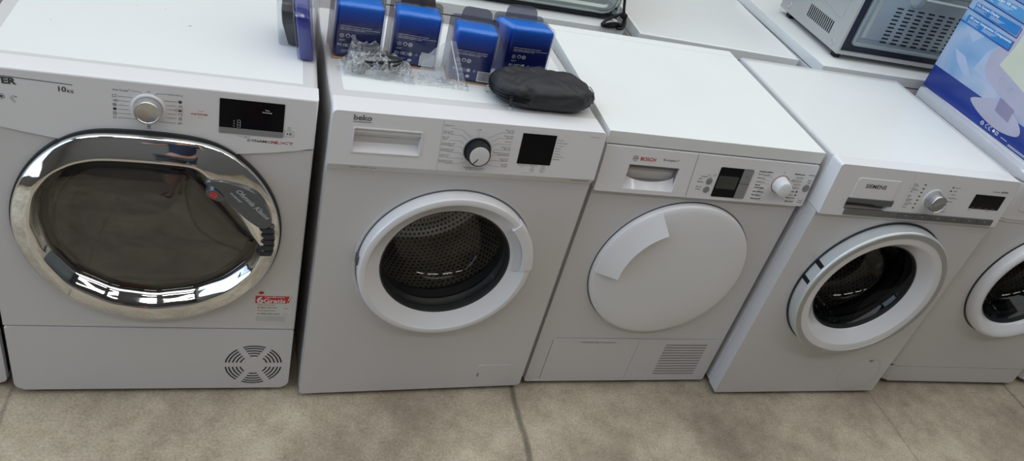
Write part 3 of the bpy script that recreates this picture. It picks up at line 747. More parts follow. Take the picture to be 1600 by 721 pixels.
    for k, (a, b_) in enumerate(left):
        z = 0.8300 - 0.0134 * k
        ik.text(a, 0.2270, z, 0.0024, w=min(0.0021 * len(a), 0.030))
        if b_: ik.text(b_, 0.2270, z - 0.0038, 0.0024, w=min(0.0021 * len(b_), 0.030))
        ik.line([(0.2420, z - 0.0052), (0.2700 - 0.002 * abs(3 - k), z - 0.0052), (KU - 0.033 * math.cos((k - 3) * 0.33), KZ - 0.033 * math.sin((k - 3) * 0.36))], 0.00045)
    right = [('Katoen 20°', 'Eco 20°'), ('Katoen 40°', 'Eco 40°'), ('Snel 30°', ''), ('Katoen 60°', 'Eco 60°'), ('Hemden 40° met voorwas', 'Intensief 60°'), ('Katoen 30°', 'Fijn 30°'), ('Spoelen', 'Pompen')]
    for k, (a, b_) in enumerate(right):
        z = 0.8300 - 0.0134 * k
        ik.text(a, 0.3800, z, 0.0024, 'r', w=min(0.0021 * len(a), 0.038))
        if b_: ik.text(b_, 0.3800, z - 0.0038, 0.0024, 'r', w=min(0.0021 * len(b_), 0.030))
        ik.line([(0.3800, z - 0.0052), (0.3440 + 0.002 * abs(3 - k), z - 0.0052), (KU + 0.033 * math.cos((k - 3) * 0.33), KZ - 0.033 * math.sin((k - 3) * 0.36))], 0.00045)
    ik.text('0 / Off', 0.3010, 0.8260, 0.0024, 'c').line([(0.3010, 0.8240), (0.3025, 0.8135)], 0.0004)
    ik.text('Centrifugeren + Pompen', 0.3060, 0.7370, 0.0026, 'c', w=0.046).text('Spoelen + Afvoer', 0.3060, 0.7330, 0.0026, 'c', w=0.036)
    for k, s in enumerate(('Stop in', 'Spoel & extra', 'Voorwas +', 'Extra', 'Snel', 'Wassen', 'Start / Stop', 'Beladen')):
        ik.text(s, 0.4820, 0.8165 - 0.0066 * k, 0.0023, w=min(0.0018 * len(s) + 0.004, 0.026))
    for j, col in enumerate((('Voorwas kort', 'Voor'), ('Uitgesteld', '3 h', 'Start', '6 h'), ('Start', 'Snel', 'Extra', 'Plus'))):
        for k, s in enumerate(col): ik.text(s, 0.4150 + 0.0245 * j, 0.7515 - 0.0048 * k, 0.0022, 'c', w=min(0.0018 * len(s) + 0.002, 0.022))
    ik.line([(0.4170, 0.7345), (0.4200, 0.7330), (0.4350, 0.7330), (0.4380, 0.7345)], 0.0004)
    ik.text('WTE 7611 BWR', 0.5820, 0.8305, 0.0018, 'r', w=0.024)
    ik.build('lettering', ink_soft, pan)
    ik = Ink(0.0)
    ik.text('7kg | 1400 rpm', 0.0450, 0.7165, 0.0045, w=0.056)
    ik.text('ProSmart Inverter', 0.5850, 0.7180, 0.0040, 'r', w=0.046, shear=0.2, bold=0.02)
    for v in ik.bm.verts: v.co.y = (0.7275 - v.co.z) * 0.0145 / 0.0205 - 0.0009
    o = ik.build('lettering', ink_soft, pan)
    rake(root, {'control_panel', 'detergent_drawer', 'water_drawer', 'display', 'program_knob', 'dial_ring', 'round_button', 'trim_strip'}, 0.844, 0.11)
    # door
    bm = bmesh.new()
    lathe(bm, CU, CZ, [(0.2160, 0.0015), (0.2130, -0.0015), (0.2080, -0.0005), (0.2060, 0.0)], 128)
    obj('door_recess', bm, enamel_shaded, root, smooth=60)
    bm = bmesh.new(); lathe(bm, CU, CZ, [(0.2082, -0.0004), (0.2080, -0.0020), (0.2058, -0.0024)], 128)
    obj('door_gap', bm, seam, root)
    bm = bmesh.new()
    lathe(bm, CU, CZ, [(0.200, 0.003), (0.2055, -0.001), (0.2068, -0.014), (0.2050, -0.0290), (0.2025, -0.0325), (0.1985, -0.0340), (0.1915, -0.0345), (0.1885, -0.0335), (0.1860, -0.0305), (0.1700, -0.0185), (0.1600, -0.0115), (0.1550, -0.0085), (0.1535, -0.006), (0.1535, 0.0)], 144)
    door = obj('door', bm, plastic_gloss, root, smooth=24)
    bowl(door, CU, CZ, 0.1535, -0.005, 0.105, 0.66)
    bm = bmesh.new(); lathe(bm, CU, CZ, [(0.1545, -0.0090), (0.1515, -0.0080), (0.1500, -0.004), (0.1480, 0.010), (0.1500, 0.012)], 128)
    obj('glass_rim', bm, rubber, door)
    # handle: a raised piece of the ring on its right
    bm = bmesh.new()
    a0, a1 = 2, 44
    lathe(bm, CU, CZ, [(0.1790, -0.026), (0.1795, -0.0365), (0.1830, -0.0380), (0.2010, -0.0370), (0.2052, -0.0345), (0.2075, -0.026), (0.2078, -0.014)], 48, a0=a0, a1=a1)
    vs = bm.verts[:]; bm.verts.ensure_lookup_table()
    n_ = 49
    bm.verts.ensure_lookup_table()
    bm.faces.new([bm.verts[k * n_] for k in range(7)]); bm.faces.new([bm.verts[k * n_ + 48] for k in range(7)][::-1])
    obj('door_handle', bm, plastic_gloss, door, smooth=40)
    bm = bmesh.new(); lathe(bm, CU, CZ, [(0.1600, -0.0185), (0.1640, -0.0205), (0.1785, -0.0258)], 40, a0=-2, a1=40)
    obj('finger_recess', bm, mat('pale_grey_recess', (0.60, 0.60, 0.64), 0.3, nscale=20, namt=0.02), door)
    # hinge notch on the left side of the ring
    bm = bmesh.new(); box(bm, -0.004, 0.004, -0.02, 0.0, -0.011, 0.011, 0.001)
    bmesh.ops.transform(bm, matrix=Matrix.Translation((CU - 0.2070, -0.001, CZ + 0.012)), verts=bm.verts)
    obj('hinge', bm, seam, door)
    add_drum(root, CU, CZ, w)
    # filter flap
    P = rrect(0.4575, 0.0213, 0.5570, 0.1035, 0.009); Q = rrect(0.4590, 0.0228, 0.5555, 0.1020, 0.008)
    bm = bmesh.new(); loft(bm, [(P, 0.001), (P, -0.0003), (Q, -0.0003), (Q, 0.0005)])
    fg = obj('filter_flap', bm, mat('pale_seam', (0.58, 0.58, 0.59), 0.4, nscale=20, namt=0.02), root)
    bm = bmesh.new(); prism(bm, rrect(0.4590, 0.0228, 0.5555, 0.1020, 0.008), -0.0012, 0.001, 0.001, 2)
    obj('flap_cover', bm, enamel_shaded, fg)
    bm = bmesh.new(); prism(bm, rrect(0.4610, 0.0590, 0.4660, 0.0725, 0.0008), -0.0014, 0.001, 0)
    obj('flap_latch', bm, ink_soft, fg)
washer_flat()

# ---- 3: condenser dryer with slab lid
def dryer_slab():
    w, d, h = 0.592, 0.5725, 0.8452
    root = thing('tumble_dryer', 'white condenser tumble dryer with thick slab lid and solid round door', 'tumble dryer', (1.2343, 0.0172, 0), 0.0053)
    feet(root, w, d)
    chassis(root, w, d - 0.01, 0.808, bev=0.006, y0=0.014)
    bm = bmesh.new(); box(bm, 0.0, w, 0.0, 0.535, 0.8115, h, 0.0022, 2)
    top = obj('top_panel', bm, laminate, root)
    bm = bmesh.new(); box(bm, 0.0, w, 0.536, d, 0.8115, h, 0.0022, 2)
    obj('top_rear_strip', bm, laminate, root)
    bm = bmesh.new(); box(bm, 0.008, w - 0.008, 0.006, d - 0.02, 0.806, 0.813); obj('lid_gap', bm, seam, root, smooth=0)
    bm = bmesh.new(); prism(bm, rrect(0.004, 0.690, w - 0.001, 0.8085, 0.003), -0.003, 0.05, 0.004, 3)
    pan = obj('control_panel', bm, plastic, root)
    cb = bmesh.new(); prism(cb, rrect(0.0735, 0.7010, 0.2065, 0.7655, 0.002), -0.01, 0.034); diff(pan, cb)
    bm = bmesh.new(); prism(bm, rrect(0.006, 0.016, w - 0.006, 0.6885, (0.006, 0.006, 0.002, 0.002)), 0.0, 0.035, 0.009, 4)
    fr = obj('front_panel', bm, enamel_shaded, root)
    # water container drawer: lip over a scooped recess
    bm = bmesh.new()
    arc = [(0.0735 + 0.133 * k / 24, 0.7325 - 0.0175 * math.sin(PI * k / 24) ** 0.6) for k in range(25)]
    lo = [bm.verts.new((u, -0.0030, 0.7010)) for u, z in arc]; hi = [bm.verts.new((u, 0.0120, z)) for u, z in arc]; bk = [bm.verts.new((u, 0.0150, z - 0.004)) for u, z in arc]
    for k in range(24):
        bm.faces.new([lo[k], lo[k + 1], hi[k + 1], hi[k]]); bm.faces.new([hi[k], hi[k + 1], bk[k + 1], bk[k]])
    dr = obj('water_drawer', bm, plastic_gloss, root)
    bm = bmesh.new()
    prof = [(0.7655, 0.003), (0.7640, 0.012), (0.7490, 0.014), (0.7485, 0.028), (0.7350, 0.031), (0.7200, 0.026), (0.7050, 0.004)]
    for (za, ya), (zb, yb) in zip(prof[:-1], prof[1:]):
        bm.faces.new([bm.verts.new(p) for p in ((0.0738, ya, za), (0.2062, ya, za), (0.2062, yb, zb), (0.0738, yb, zb))])
    for u in (0.0738, 0.2062): bm.faces.new([bm.verts.new((u, y, z)) for z, y in prof])
    bmesh.ops.remove_doubles(bm, verts=bm.verts, dist=1e-5)
    obj('finger_recess', bm, mat('shaded_recess', (0.22, 0.195, 0.19), 0.4, nscale=20, namt=0.03), dr, smooth=0)  # shade inside the recess is put into its colour
    ik = Ink(-0.0034); ik.line([(0.2420, 0.8075), (0.2470, 0.6925)], 0.0009); ik.build('panel_joint', seam, pan)
    # display
    bm = bmesh.new(); prism(bm, rrect(0.3150, 0.6995, 0.4085, 0.7805, 0.003), -0.0042, 0.0, 0.0005, 1)
    dsp = obj('display', bm, screen, root)
    bm = bmesh.new(); prism(bm, rrect(0.3185, 0.7225, 0.3740, 0.7575, 0.001), -0.0046, -0.004); obj('lcd_window', bm, lcd, dsp, smooth=0)
    bm = bmesh.new(); prism(bm, rrect(0.3800, 0.7410, 0.4085, 0.7800, 0.002), -0.0050, -0.003, 0.0006, 1); obj('touch_button', bm, grey_btn, dsp)
    bm = bmesh.new(); prism(bm, rrect(0.3800, 0.7000, 0.4085, 0.7395, 0.002), -0.0050, -0.003, 0.0006, 1); obj('touch_button', bm, grey_btn, dsp)
    ik = Ink(-0.0053); ik.text('Menu', 0.3940, 0.7595, 0.0026, 'c').text('- / +', 0.3940, 0.7190, 0.0026, 'c'); ik.build('lettering', ink, dsp)
    for (u, z) in ((0.2960, 0.7395), (0.2960, 0.7165), (0.5780, 0.7435)):
        bm = bmesh.new(); rx, ry = ((0.0085, 0.0085) if u < 0.4 else (0.0095, 0.0105))
        prism(bm, [(u + rx * math.cos(2 * PI * k / 32), z + ry * math.sin(2 * PI * k / 32)) for k in range(32)], -0.0050, -0.002, 0.001, 2)
        obj('round_button', bm, grey_btn, root)
    KU, KZ = 0.4980, 0.7480
    bm = bmesh.new(); lathe(bm, KU, KZ, [(0.0255, -0.0028), (0.0250, -0.0045), (0.0238, -0.0048)], 64); obj('dial_ring', bm, mat('red_grey_ring', (0.35, 0.16, 0.16), 0.4, nscale=20, namt=0.1), root)
    bm = bmesh.new(); lathe(bm, KU, KZ, [(0.0238, -0.0030), (0.0222, -0.008), (0.0200, -0.026), (0.0192, -0.0295), (0.0165, -0.0315), (0.008, -0.0322), (0, -0.0323)], 64)
    kn = obj('program_knob', bm, plastic_gloss, root)
    bm = bmesh.new()
    tube(bm, [(KU - 0.0150, -0.024, KZ - 0.0135), (KU - 0.0125, -0.0305, KZ - 0.0110)], 0.0007, 6); obj('pointer', bm, ink_soft, kn)
    # printing
    ik = Ink(-0.0034)
    ik.ring(0.0835, 0.7822, 0.0062, 0.0011, 24).ring(0.0835, 0.7822, 0.0032, 0.0008, 16, 110, 250).ring(0.0835, 0.7822, 0.0032, 0.0008, 16, -70, 70).rect(0.0805, 0.7815, 0.0865, 0.7829)
    ik.text('Ecologixx 7', 0.1555, 0.7825, 0.0052, w=0.0410, shear=0.15)
    for k, (s, bo) in enumerate((('Kreukherstellend', 1), ('Kastdroog plus', 0), ('Kastdroog', 0), ('Strijkdroog', 0), ('Snel', 1), ('verzorging', 1), ('Sport/Fitness', 1), ('Wol finish 7', 1), ('Extra snel 40\'', 1))):
        z = [0.7770, 0.7695, 0.7595, 0.7490, 0.7395, 0.7325, 0.7210, 0.7110, 0.7010][k]
        ik.text(s, 0.4240 + 0.0006 * k, z, 0.0036 if bo else 0.0030, w=[0.040, 0.034, 0.023, 0.025, 0.015, 0.029, 0.032, 0.029, 0.031][k], bold=0.03 if bo else 0.0, shear=0.15)
    for z in (0.7665, 0.7565, 0.7460, 0.7290, 0.7180, 0.7080, 0.6985):
        ik.line([(0.4400, z), (0.4650, z), (KU - 0.029 * math.cos((z - KZ) * 22), KZ + 0.029 * math.sin((z - KZ) * 22))], 0.0004)
        ik.line([(0.5550, z), (0.5350, z), (KU + 0.029 * math.cos((z - KZ) * 22), KZ + 0.029 * math.sin((z - KZ) * 22))], 0.0004)
    ik.text('Uit', 0.4965, 0.7800, 0.0030, 'c')
    for k, (s, bo) in enumerate((('Mix/Katoen', 1), ('Extra droog', 0), ('Kastdroog plus', 0), ('Kastdroog', 0), ('Strijkdroog', 0), ('Strijk', 0), ('Snel', 0), ('Dekbed warm', 1), ('Timer koud', 1))):
        z = [0.7785, 0.7695, 0.7600, 0.7500, 0.7400, 0.7300, 0.7205, 0.7110, 0.7010][k]
        ik.text(s, 0.5580 - (0 if k < 5 else 0.010 if k < 7 else 0), z, 0.0036 if bo else 0.0030, 'r', w=[0.030, 0.021, 0.031, 0.020, 0.022, 0.013, 0.011, 0.027, 0.026][k], bold=0.03 if bo else 0.0, shear=0.15)
    ik.disc(0.5560, 0.7310, 0.0030, 6).disc(0.5560, 0.7212, 0.0030, 6)
    ik.text('Start/Stop', 0.5900, 0.7790, 0.0032, 'r', w=0.0200, shear=0.15).text('Start/', 0.5810, 0.7640, 0.0032, 'c', w=0.013, shear=0.15).text('Stop', 0.5810, 0.7575, 0.0032, 'c', w=0.010, shear=0.15)
    ik.text('Reset', 0.5780, 0.7060, 0.0028, 'c', w=0.012).text('3 seconden', 0.5780, 0.7005, 0.0028, 'c', w=0.017)
    ik.text('Kreukvrij', 0.2780, 0.7500, 0.0030, 'c', w=0.018, shear=0.15).text('Start', 0.2700, 0.7430, 0.0030, 'c', w=0.010, shear=0.15).text('Tijdkeuze', 0.2720, 0.7350, 0.0030, 'c', w=0.018, shear=0.15)
    ik.text('Droog', 0.2730, 0.7215, 0.0030, 'c', w=0.016, shear=0.15).text('niveau', 0.2730, 0.7145, 0.0030, 'c', w=0.014, shear=0.15)
    ik.frame(0.2880, 0.7535, 0.2930, 0.7580, 0.0005).frame(0.3020, 0.7545, 0.3075, 0.7600, 0.0005).quad([(0.2930, 0.7495), (0.2960, 0.7495), (0.2945, 0.7515)]).quad([(0.2975, 0.7495), (0.3005, 0.7495), (0.2990, 0.7515)])
    ik.build('lettering', ink, pan)
    ik = Ink(-0.0034)
    ik.text('BOSCH', 0.0965, 0.7780, 0.0088, w=0.0395, bold=0.025); ik.build('lettering', ink_red, pan)
    rake(root, {'control_panel', 'detergent_drawer', 'water_drawer', 'display', 'program_knob', 'dial_ring', 'round_button', 'trim_strip'}, 0.8085, 0.09)
    # door
    CU, CZ, R_ = 0.2990, 0.4480, 0.2200
    bm = bmesh.new(); lathe(bm, CU, CZ, [(R_ + 0.0022, 0.001), (R_ + 0.0018, -0.0012), (R_ - 0.001, -0.0012)], 160); obj('door_gap', bm, seam, root)
    bm = bmesh.new()
    lathe(bm, CU, CZ, [(R_ - 0.001, -0.0005), (R_ - 0.001, -0.008), (R_ - 0.003, -0.0135), (R_ - 0.008, -0.0170), (R_ - 0.018, -0.0190), (0.17, -0.0215), (0.12, -0.0240), (0.06, -0.0252), (0, -0.0255)], 160)
    door = obj('door', bm, plastic_gloss, root, smooth=60, wn=False)
    # handle: curved facet swept over the upper left of the door
    bm = bmesh.new(); H = []
    n_ = 40; a0, a1 = math.radians(116), math.radians(181)
    for k in range(n_ + 1):
        a = a0 + (a1 - a0) * k / n_
        row = []
        for (r, y) in ((0.2165, -0.010), (0.2165, -0.0150), (0.2140, -0.0180), (0.2080, -0.0215), (0.1610, -0.0470), (0.1590, -0.0465), (0.1600, -0.0210)):
            row.append(bm.verts.new((CU + r * math.cos(a), y, CZ + r * math.sin(a))))
        H.append(row)
    for a, b_ in zip(H[:-1], H[1:]):
        for j in range(len(a) - 1): bm.faces.new([a[j], a[j + 1], b_[j + 1], b_[j]])
    bm.faces.new(H[0]); bm.faces.new(H[-1][::-1])
    obj('door_handle', bm, plastic_gloss, door, smooth=25)
    # lower service flap and vent
    ik = Ink(-0.0005)
    ik.line([(0.0490, 0.0300), (0.0490, 0.1830), (0.0550, 0.1900), (0.5640, 0.1900), (0.5690, 0.1850)], 0.0011)
    ik.build('flap_gap', mat('flap_shadow', (0.20, 0.19, 0.19), 0.6, nscale=20, namt=0.05), root)
    bm = bmesh.new(); prism(bm, rrect(0.0500, 0.0270, 0.3120, 0.1890, 0.004), -0.0014, 0.001, 0.001, 2)
    fp = obj('condenser_flap', bm, enamel_shaded, root)
    ik = Ink(-0.0018); ik.text('SelfCleaning Condenser', 0.1330, 0.1730, 0.0056, w=0.1100, bold=0.015, shear=0.2); ik.build('lettering', ink_soft, fp)
    bm = bmesh.new(); prism(bm, rrect(0.3130, 0.0270, 0.5700, 0.1890, 0.004), -0.0014, 0.001, 0.001, 2)
    gr = obj('vent_grille', bm, enamel_shaded, root)
    bm = bmesh.new()
    for k in range(12):
        z = 0.1690 - 0.01085 * k
        prism(bm, rrect(0.4020, z - 0.0052, 0.5400, z, 0.0008, 2), -0.0017, -0.001)
    obj('vent_slots', bm, mat('slot_shade', (0.30, 0.27, 0.27), 0.6, nscale=20, namt=0.05), gr, smooth=0)
    bm = bmesh.new(); box(bm, 0.03, w - 0.03, -0.0012, 0.001, 0.0195, 0.0225, 0.0005); obj('lower_rib', bm, enamel_shaded, root)
dryer_slab()

# ---- 4: washer with the silver-ringed door
def washer_ring():
    w, d, h = 0.5963, 0.5828, 0.8494
    root = thing('washing_machine', 'white washing machine with silver ring round its dark porthole and chrome knob', 'washing machine', (1.8409, -0.0305, 0), 0.001)
    feet(root, w, d)
    c = chassis(root, w, d, h - 0.001, bev=0.005, y0=0.045)
    CU, CZ = 0.2990, 0.4560
    diff(c, cyl_bm(CU, CZ, 0.240, 0.10, 0.42)); diff(c, cyl_bm(CU, CZ, 0.190, 0.03, 0.12))
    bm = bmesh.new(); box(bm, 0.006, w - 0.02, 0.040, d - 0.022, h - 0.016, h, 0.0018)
    obj('top_panel', bm, enamel_lit, root)
    bm = bmesh.new(); prism(bm, rrect(0.0, 0.7045, w, h - 0.0005, (0.002, 0.002, 0.012, 0.008)), 0.0, 0.0440, 0.008, 4)
    pan = obj('control_panel', bm, plastic, root)
    cb = bmesh.new(); prism(cb, [(0.0650, 0.7270), (0.0700, 0.7235), (0.1880, 0.7235), (0.1990, 0.7300), (0.2010, 0.7590), (0.0650, 0.7590)], -0.01, 0.028); diff(pan, cb)
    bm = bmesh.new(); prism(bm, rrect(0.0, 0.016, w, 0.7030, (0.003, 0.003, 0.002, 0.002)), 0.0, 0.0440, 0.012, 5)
    fr = obj('front_panel', bm, enamel_shaded, root)
    diff(fr, cyl_bm(CU, CZ, 0.192, -0.02, 0.06))
    # side seams
    # detergent drawer
    bm = bmesh.new(); prism(bm, [(0.0690, 0.7585), (0.2010, 0.7585), (0.2010, 0.8170), (0.0740, 0.8170), (0.0690, 0.8120)], -0.0020, 0.002, 0.0015, 2)
    dr = obj('detergent_drawer', bm, plastic_gloss, root)
    bm = bmesh.new()
    prof = [(0.7590, 0.006), (0.7560, 0.020), (0.7400, 0.025), (0.7300, 0.014), (0.7235, 0.001)]
    for (za, ya), (zb, yb) in zip(prof[:-1], prof[1:]):
        bm.faces.new([bm.verts.new(p) for p in ((0.0652, ya, za), (0.2005, ya, za), (0.2005, yb, zb), (0.0652, yb, zb))])
    for u in (0.0652, 0.2005): bm.faces.new([bm.verts.new((u, y, z)) for z, y in prof])
    bmesh.ops.remove_doubles(bm, verts=bm.verts, dist=1e-5)
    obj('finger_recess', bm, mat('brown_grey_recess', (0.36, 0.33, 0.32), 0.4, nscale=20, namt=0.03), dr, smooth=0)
    bm = bmesh.new(); prism(bm, [(0.0660, 0.7470), (0.1500, 0.7470), (0.1560, 0.7425), (0.2090, 0.7425), (0.2090, 0.7590), (0.0660, 0.7590)], -0.0040, 0.004, 0.001, 2)
    obj('drawer_grip', bm, mat('slate_strip', (0.12, 0.125, 0.13), 0.3, metal=0.3, nscale=20, namt=0.05), dr)
    ik = Ink(-0.0024); ik.text('SIEMENS', 0.0985, 0.7905, 0.0110, w=0.0650, bold=0.012); ik.build('lettering', ink, dr)
    # silver strip with keys
    bm = bmesh.new(); prism(bm, rrect(0.0720, 0.7095, 0.5740, 0.7275, 0.001), -0.0030, 0.002, 0.0010, 2)
    sp_ = obj('trim_strip', bm, mat('dark_silver', (0.22, 0.225, 0.23), 0.3, metal=0.7, nscale=40, namt=0.04), root)
    for k in range(6):
        u0 = 0.2420 + 0.0553 * k
        bm = bmesh.new(); prism(bm, rrect(u0 + 0.0006, 0.7105, u0 + 0.0547, 0.7268, 0.001), -0.0042, -0.002, 0.0008, 2)
        kb = obj('key', bm, mat('dark_silver_key', (0.17, 0.172, 0.178), 0.35, metal=0.6, nscale=40, namt=0.04), sp_)
    ik = Ink(-0.0045)
    for k, s in enumerate(('Temp', 't/min', 'Klaar in', 'Speed', 'Extra', 'Start')): ik.text(s, 0.2690 + 0.0553 * k, 0.7200, 0.0024, 'c')
    ik.build('lettering', ink_white, sp_)
    # display
    bm = bmesh.new(); prism(bm, rrect(0.4640, 0.7575, 0.5690, 0.8010, 0.001), -0.0010, 0.001, 0.0004, 1)
    dsp = obj('display', bm, screen, root)
    ik = Ink(-0.0013)
    for k in range(4): ik.rect(0.4700 + 0.024 * k, 0.7610, 0.4830 + 0.024 * k, 0.7618)
    ik.build('lettering', ink_soft, dsp)
    # knob
    KU, KZ = 0.3300, 0.7740
    bm = bmesh.new(); lathe(bm, KU, KZ, [(0.0300, 0.0), (0.0295, -0.0015), (0.0265, -0.002)], 72); obj('dial_ring', bm, plastic_gloss, root)
    bm = bmesh.new(); lathe(bm, KU, KZ, [(0.0265, -0.001), (0.0255, -0.006), (0.0240, -0.0240), (0.0232, -0.0265), (0.0222, -0.0268), (0.0215, -0.0255), (0.012, -0.0250), (0, -0.0249)], 72)
    kn = obj('program_knob', bm, mat('satin_chrome', (0.50, 0.51, 0.52), 0.2, metal=0.95, nscale=30, namt=0.03), root, smooth=40)
    bm = bmesh.new(); box(bm, -0.016, 0.016, -0.0262, -0.0245, -0.0028, 0.0028, 0.0006)
    bmesh.ops.transform(bm, matrix=Matrix.Translation((KU, 0, KZ)) @ Matrix.Rotation(math.radians(-28), 4, 'Y'), verts=bm.verts)
    obj('knob_bar', bm, grey_btn, kn)
    # printing
    ik = Ink()
    zl = [0.8125, 0.8010, 0.7895, 0.7780, 0.7665, 0.7550, 0.7430]
    sl = [('Katoen', '+ Voorwas'), ('Kreuk', 'herstellend'), ('Mix', ''), ('Zijde', 'Wol'), ('Fijn/Zijde', 'Afpompen'), ('Centrifugeren', 'Spoelen'), ('Hygiene', '')]
    for k, z in enumerate(zl):
        u = 0.2445 + 0.0003 * k
        for j, s in enumerate(sl[k]):
            if s: ik.text(s, u, z - 0.0048 * j, 0.0028, w=min(0.0019 * len(s) + 0.001, 0.026))
        ik.rect(0.2790, z - 0.0008, 0.2850, z + 0.0030)
    sr = ['Super 15', 'Synth', 'Outdoor', 'Sport/Fitness', 'Overhemden', 'Jeans', 'Donker', 'Extra kort']
    for k, s in enumerate(sr):
        z = 0.8125 - 0.0105 * k
        ik.text(s, 0.3850 - 0.0018 * k, z, 0.0028, w=min(0.0019 * len(s) + 0.002, 0.026))
        if k < 2: ik.rect(0.3730 - 0.002 * k, z - 0.0008, 0.3790 - 0.002 * k, z + 0.0030)
    ik.rect(0.3560, 0.7360, 0.3620, 0.7395)
    ik.text('varioPerfect', 0.5130, 0.8115, 0.0032, w=0.027).text('iQ700', 0.5450, 0.8115, 0.0048, w=0.0240, bold=0.05)
    ik.text('Optima', 0.4660, 0.7510, 0.0020).text('Kinderslot', 0.5300, 0.7510, 0.0020)
    ik.build('lettering', ink, pan)
    ik = Ink(); ik.line([(0.2350, 0.844), (0.2390, 0.7290)], 0.0006); ik.build('panel_joint', mat('joint_shadow', (0.52, 0.52, 0.53), 0.6), pan)
    rake(root, {'control_panel', 'detergent_drawer', 'water_drawer', 'display', 'program_knob', 'dial_ring', 'round_button', 'trim_strip'}, 0.8494, 0.07)
    # door
    bm = bmesh.new(); lathe(bm, CU, CZ, [(0.2345, 0.0005), (0.2340, -0.0030), (0.2290, -0.0035)], 160); obj('door_gasket', bm, rubber, root)
    bm = bmesh.new()
    lathe(bm, CU, CZ, [(0.2290, -0.002), (0.2300, -0.006), (0.2310, -0.0340), (0.2290, -0.0400), (0.2260, -0.0415)], 160)
    door = obj('door', bm, mat('satin_white_rim', (0.62, 0.64, 0.65), 0.3, metal=0.35, nscale=20, namt=0.02), root, smooth=50)
    bm = bmesh.new(); lathe(bm, CU, CZ, [(0.2262, -0.0410), (0.2255, -0.0420), (0.2120, -0.0425), (0.2112, -0.0412)], 160)
    obj('silver_ring', bm, silver, door)
    bm = bmesh.new(); lathe(bm, CU, CZ, [(0.2112, -0.0408), (0.2105, -0.0405), (0.1920, -0.0400), (0.1885, -0.0385), (0.1790, -0.0300), (0.1680, -0.0170), (0.1600, -0.0080), (0.1570, -0.0040), (0.1565, 0.004)], 160)
    obj('inner_ring', bm, plastic_gloss, door, smooth=50)
    bowl(door, CU, CZ, 0.1567, -0.002, 0.11, 0.68, glass_dark)
    bm = bmesh.new(); lathe(bm, CU, CZ, [(0.1572, -0.0055), (0.1545, -0.0045), (0.1530, 0.002), (0.1510, 0.018)], 128); obj('glass_rim', bm, rubber, door)
    for a in (157, 171):
        a = math.radians(a); bm = bmesh.new(); box(bm, -0.002, 0.0015, -0.0330, -0.003, -0.0065, 0.0065, 0.0006)
        bmesh.ops.transform(bm, matrix=Matrix.Translation((CU + 0.2300 * math.cos(a), 0, CZ + 0.2300 * math.sin(a))) @ Matrix.Rotation(-(a), 4, 'Y') @ Matrix.Rotation(0, 4, 'Z'), verts=bm.verts)
        obj('hinge_notch', bm, black, door)
    add_drum(root, CU, CZ, w)
    # round filter flap
    ik = Ink(-0.0004); ik.ring(0.4950, 0.0960, 0.0735, 0.0009, 60, -40, 250).ring(0.4950, 0.0960, 0.0735, 0.0009, 30, 250, 320)
    ik.build('filter_flap', mat('flap_line', (0.38, 0.37, 0.37), 0.5, nscale=20, namt=0.03), root)
    bm = bmesh.new(); prism(bm, rrect(0.5020, 0.1560, 0.5190, 0.1590, 0.0006), -0.001, 0.001); prism(bm, rrect(0.5060, 0.1515, 0.5165, 0.1540, 0.0006), -0.001, 0.001); obj('flap_latch', bm, ink_soft, root, smooth=0)
washer_ring()

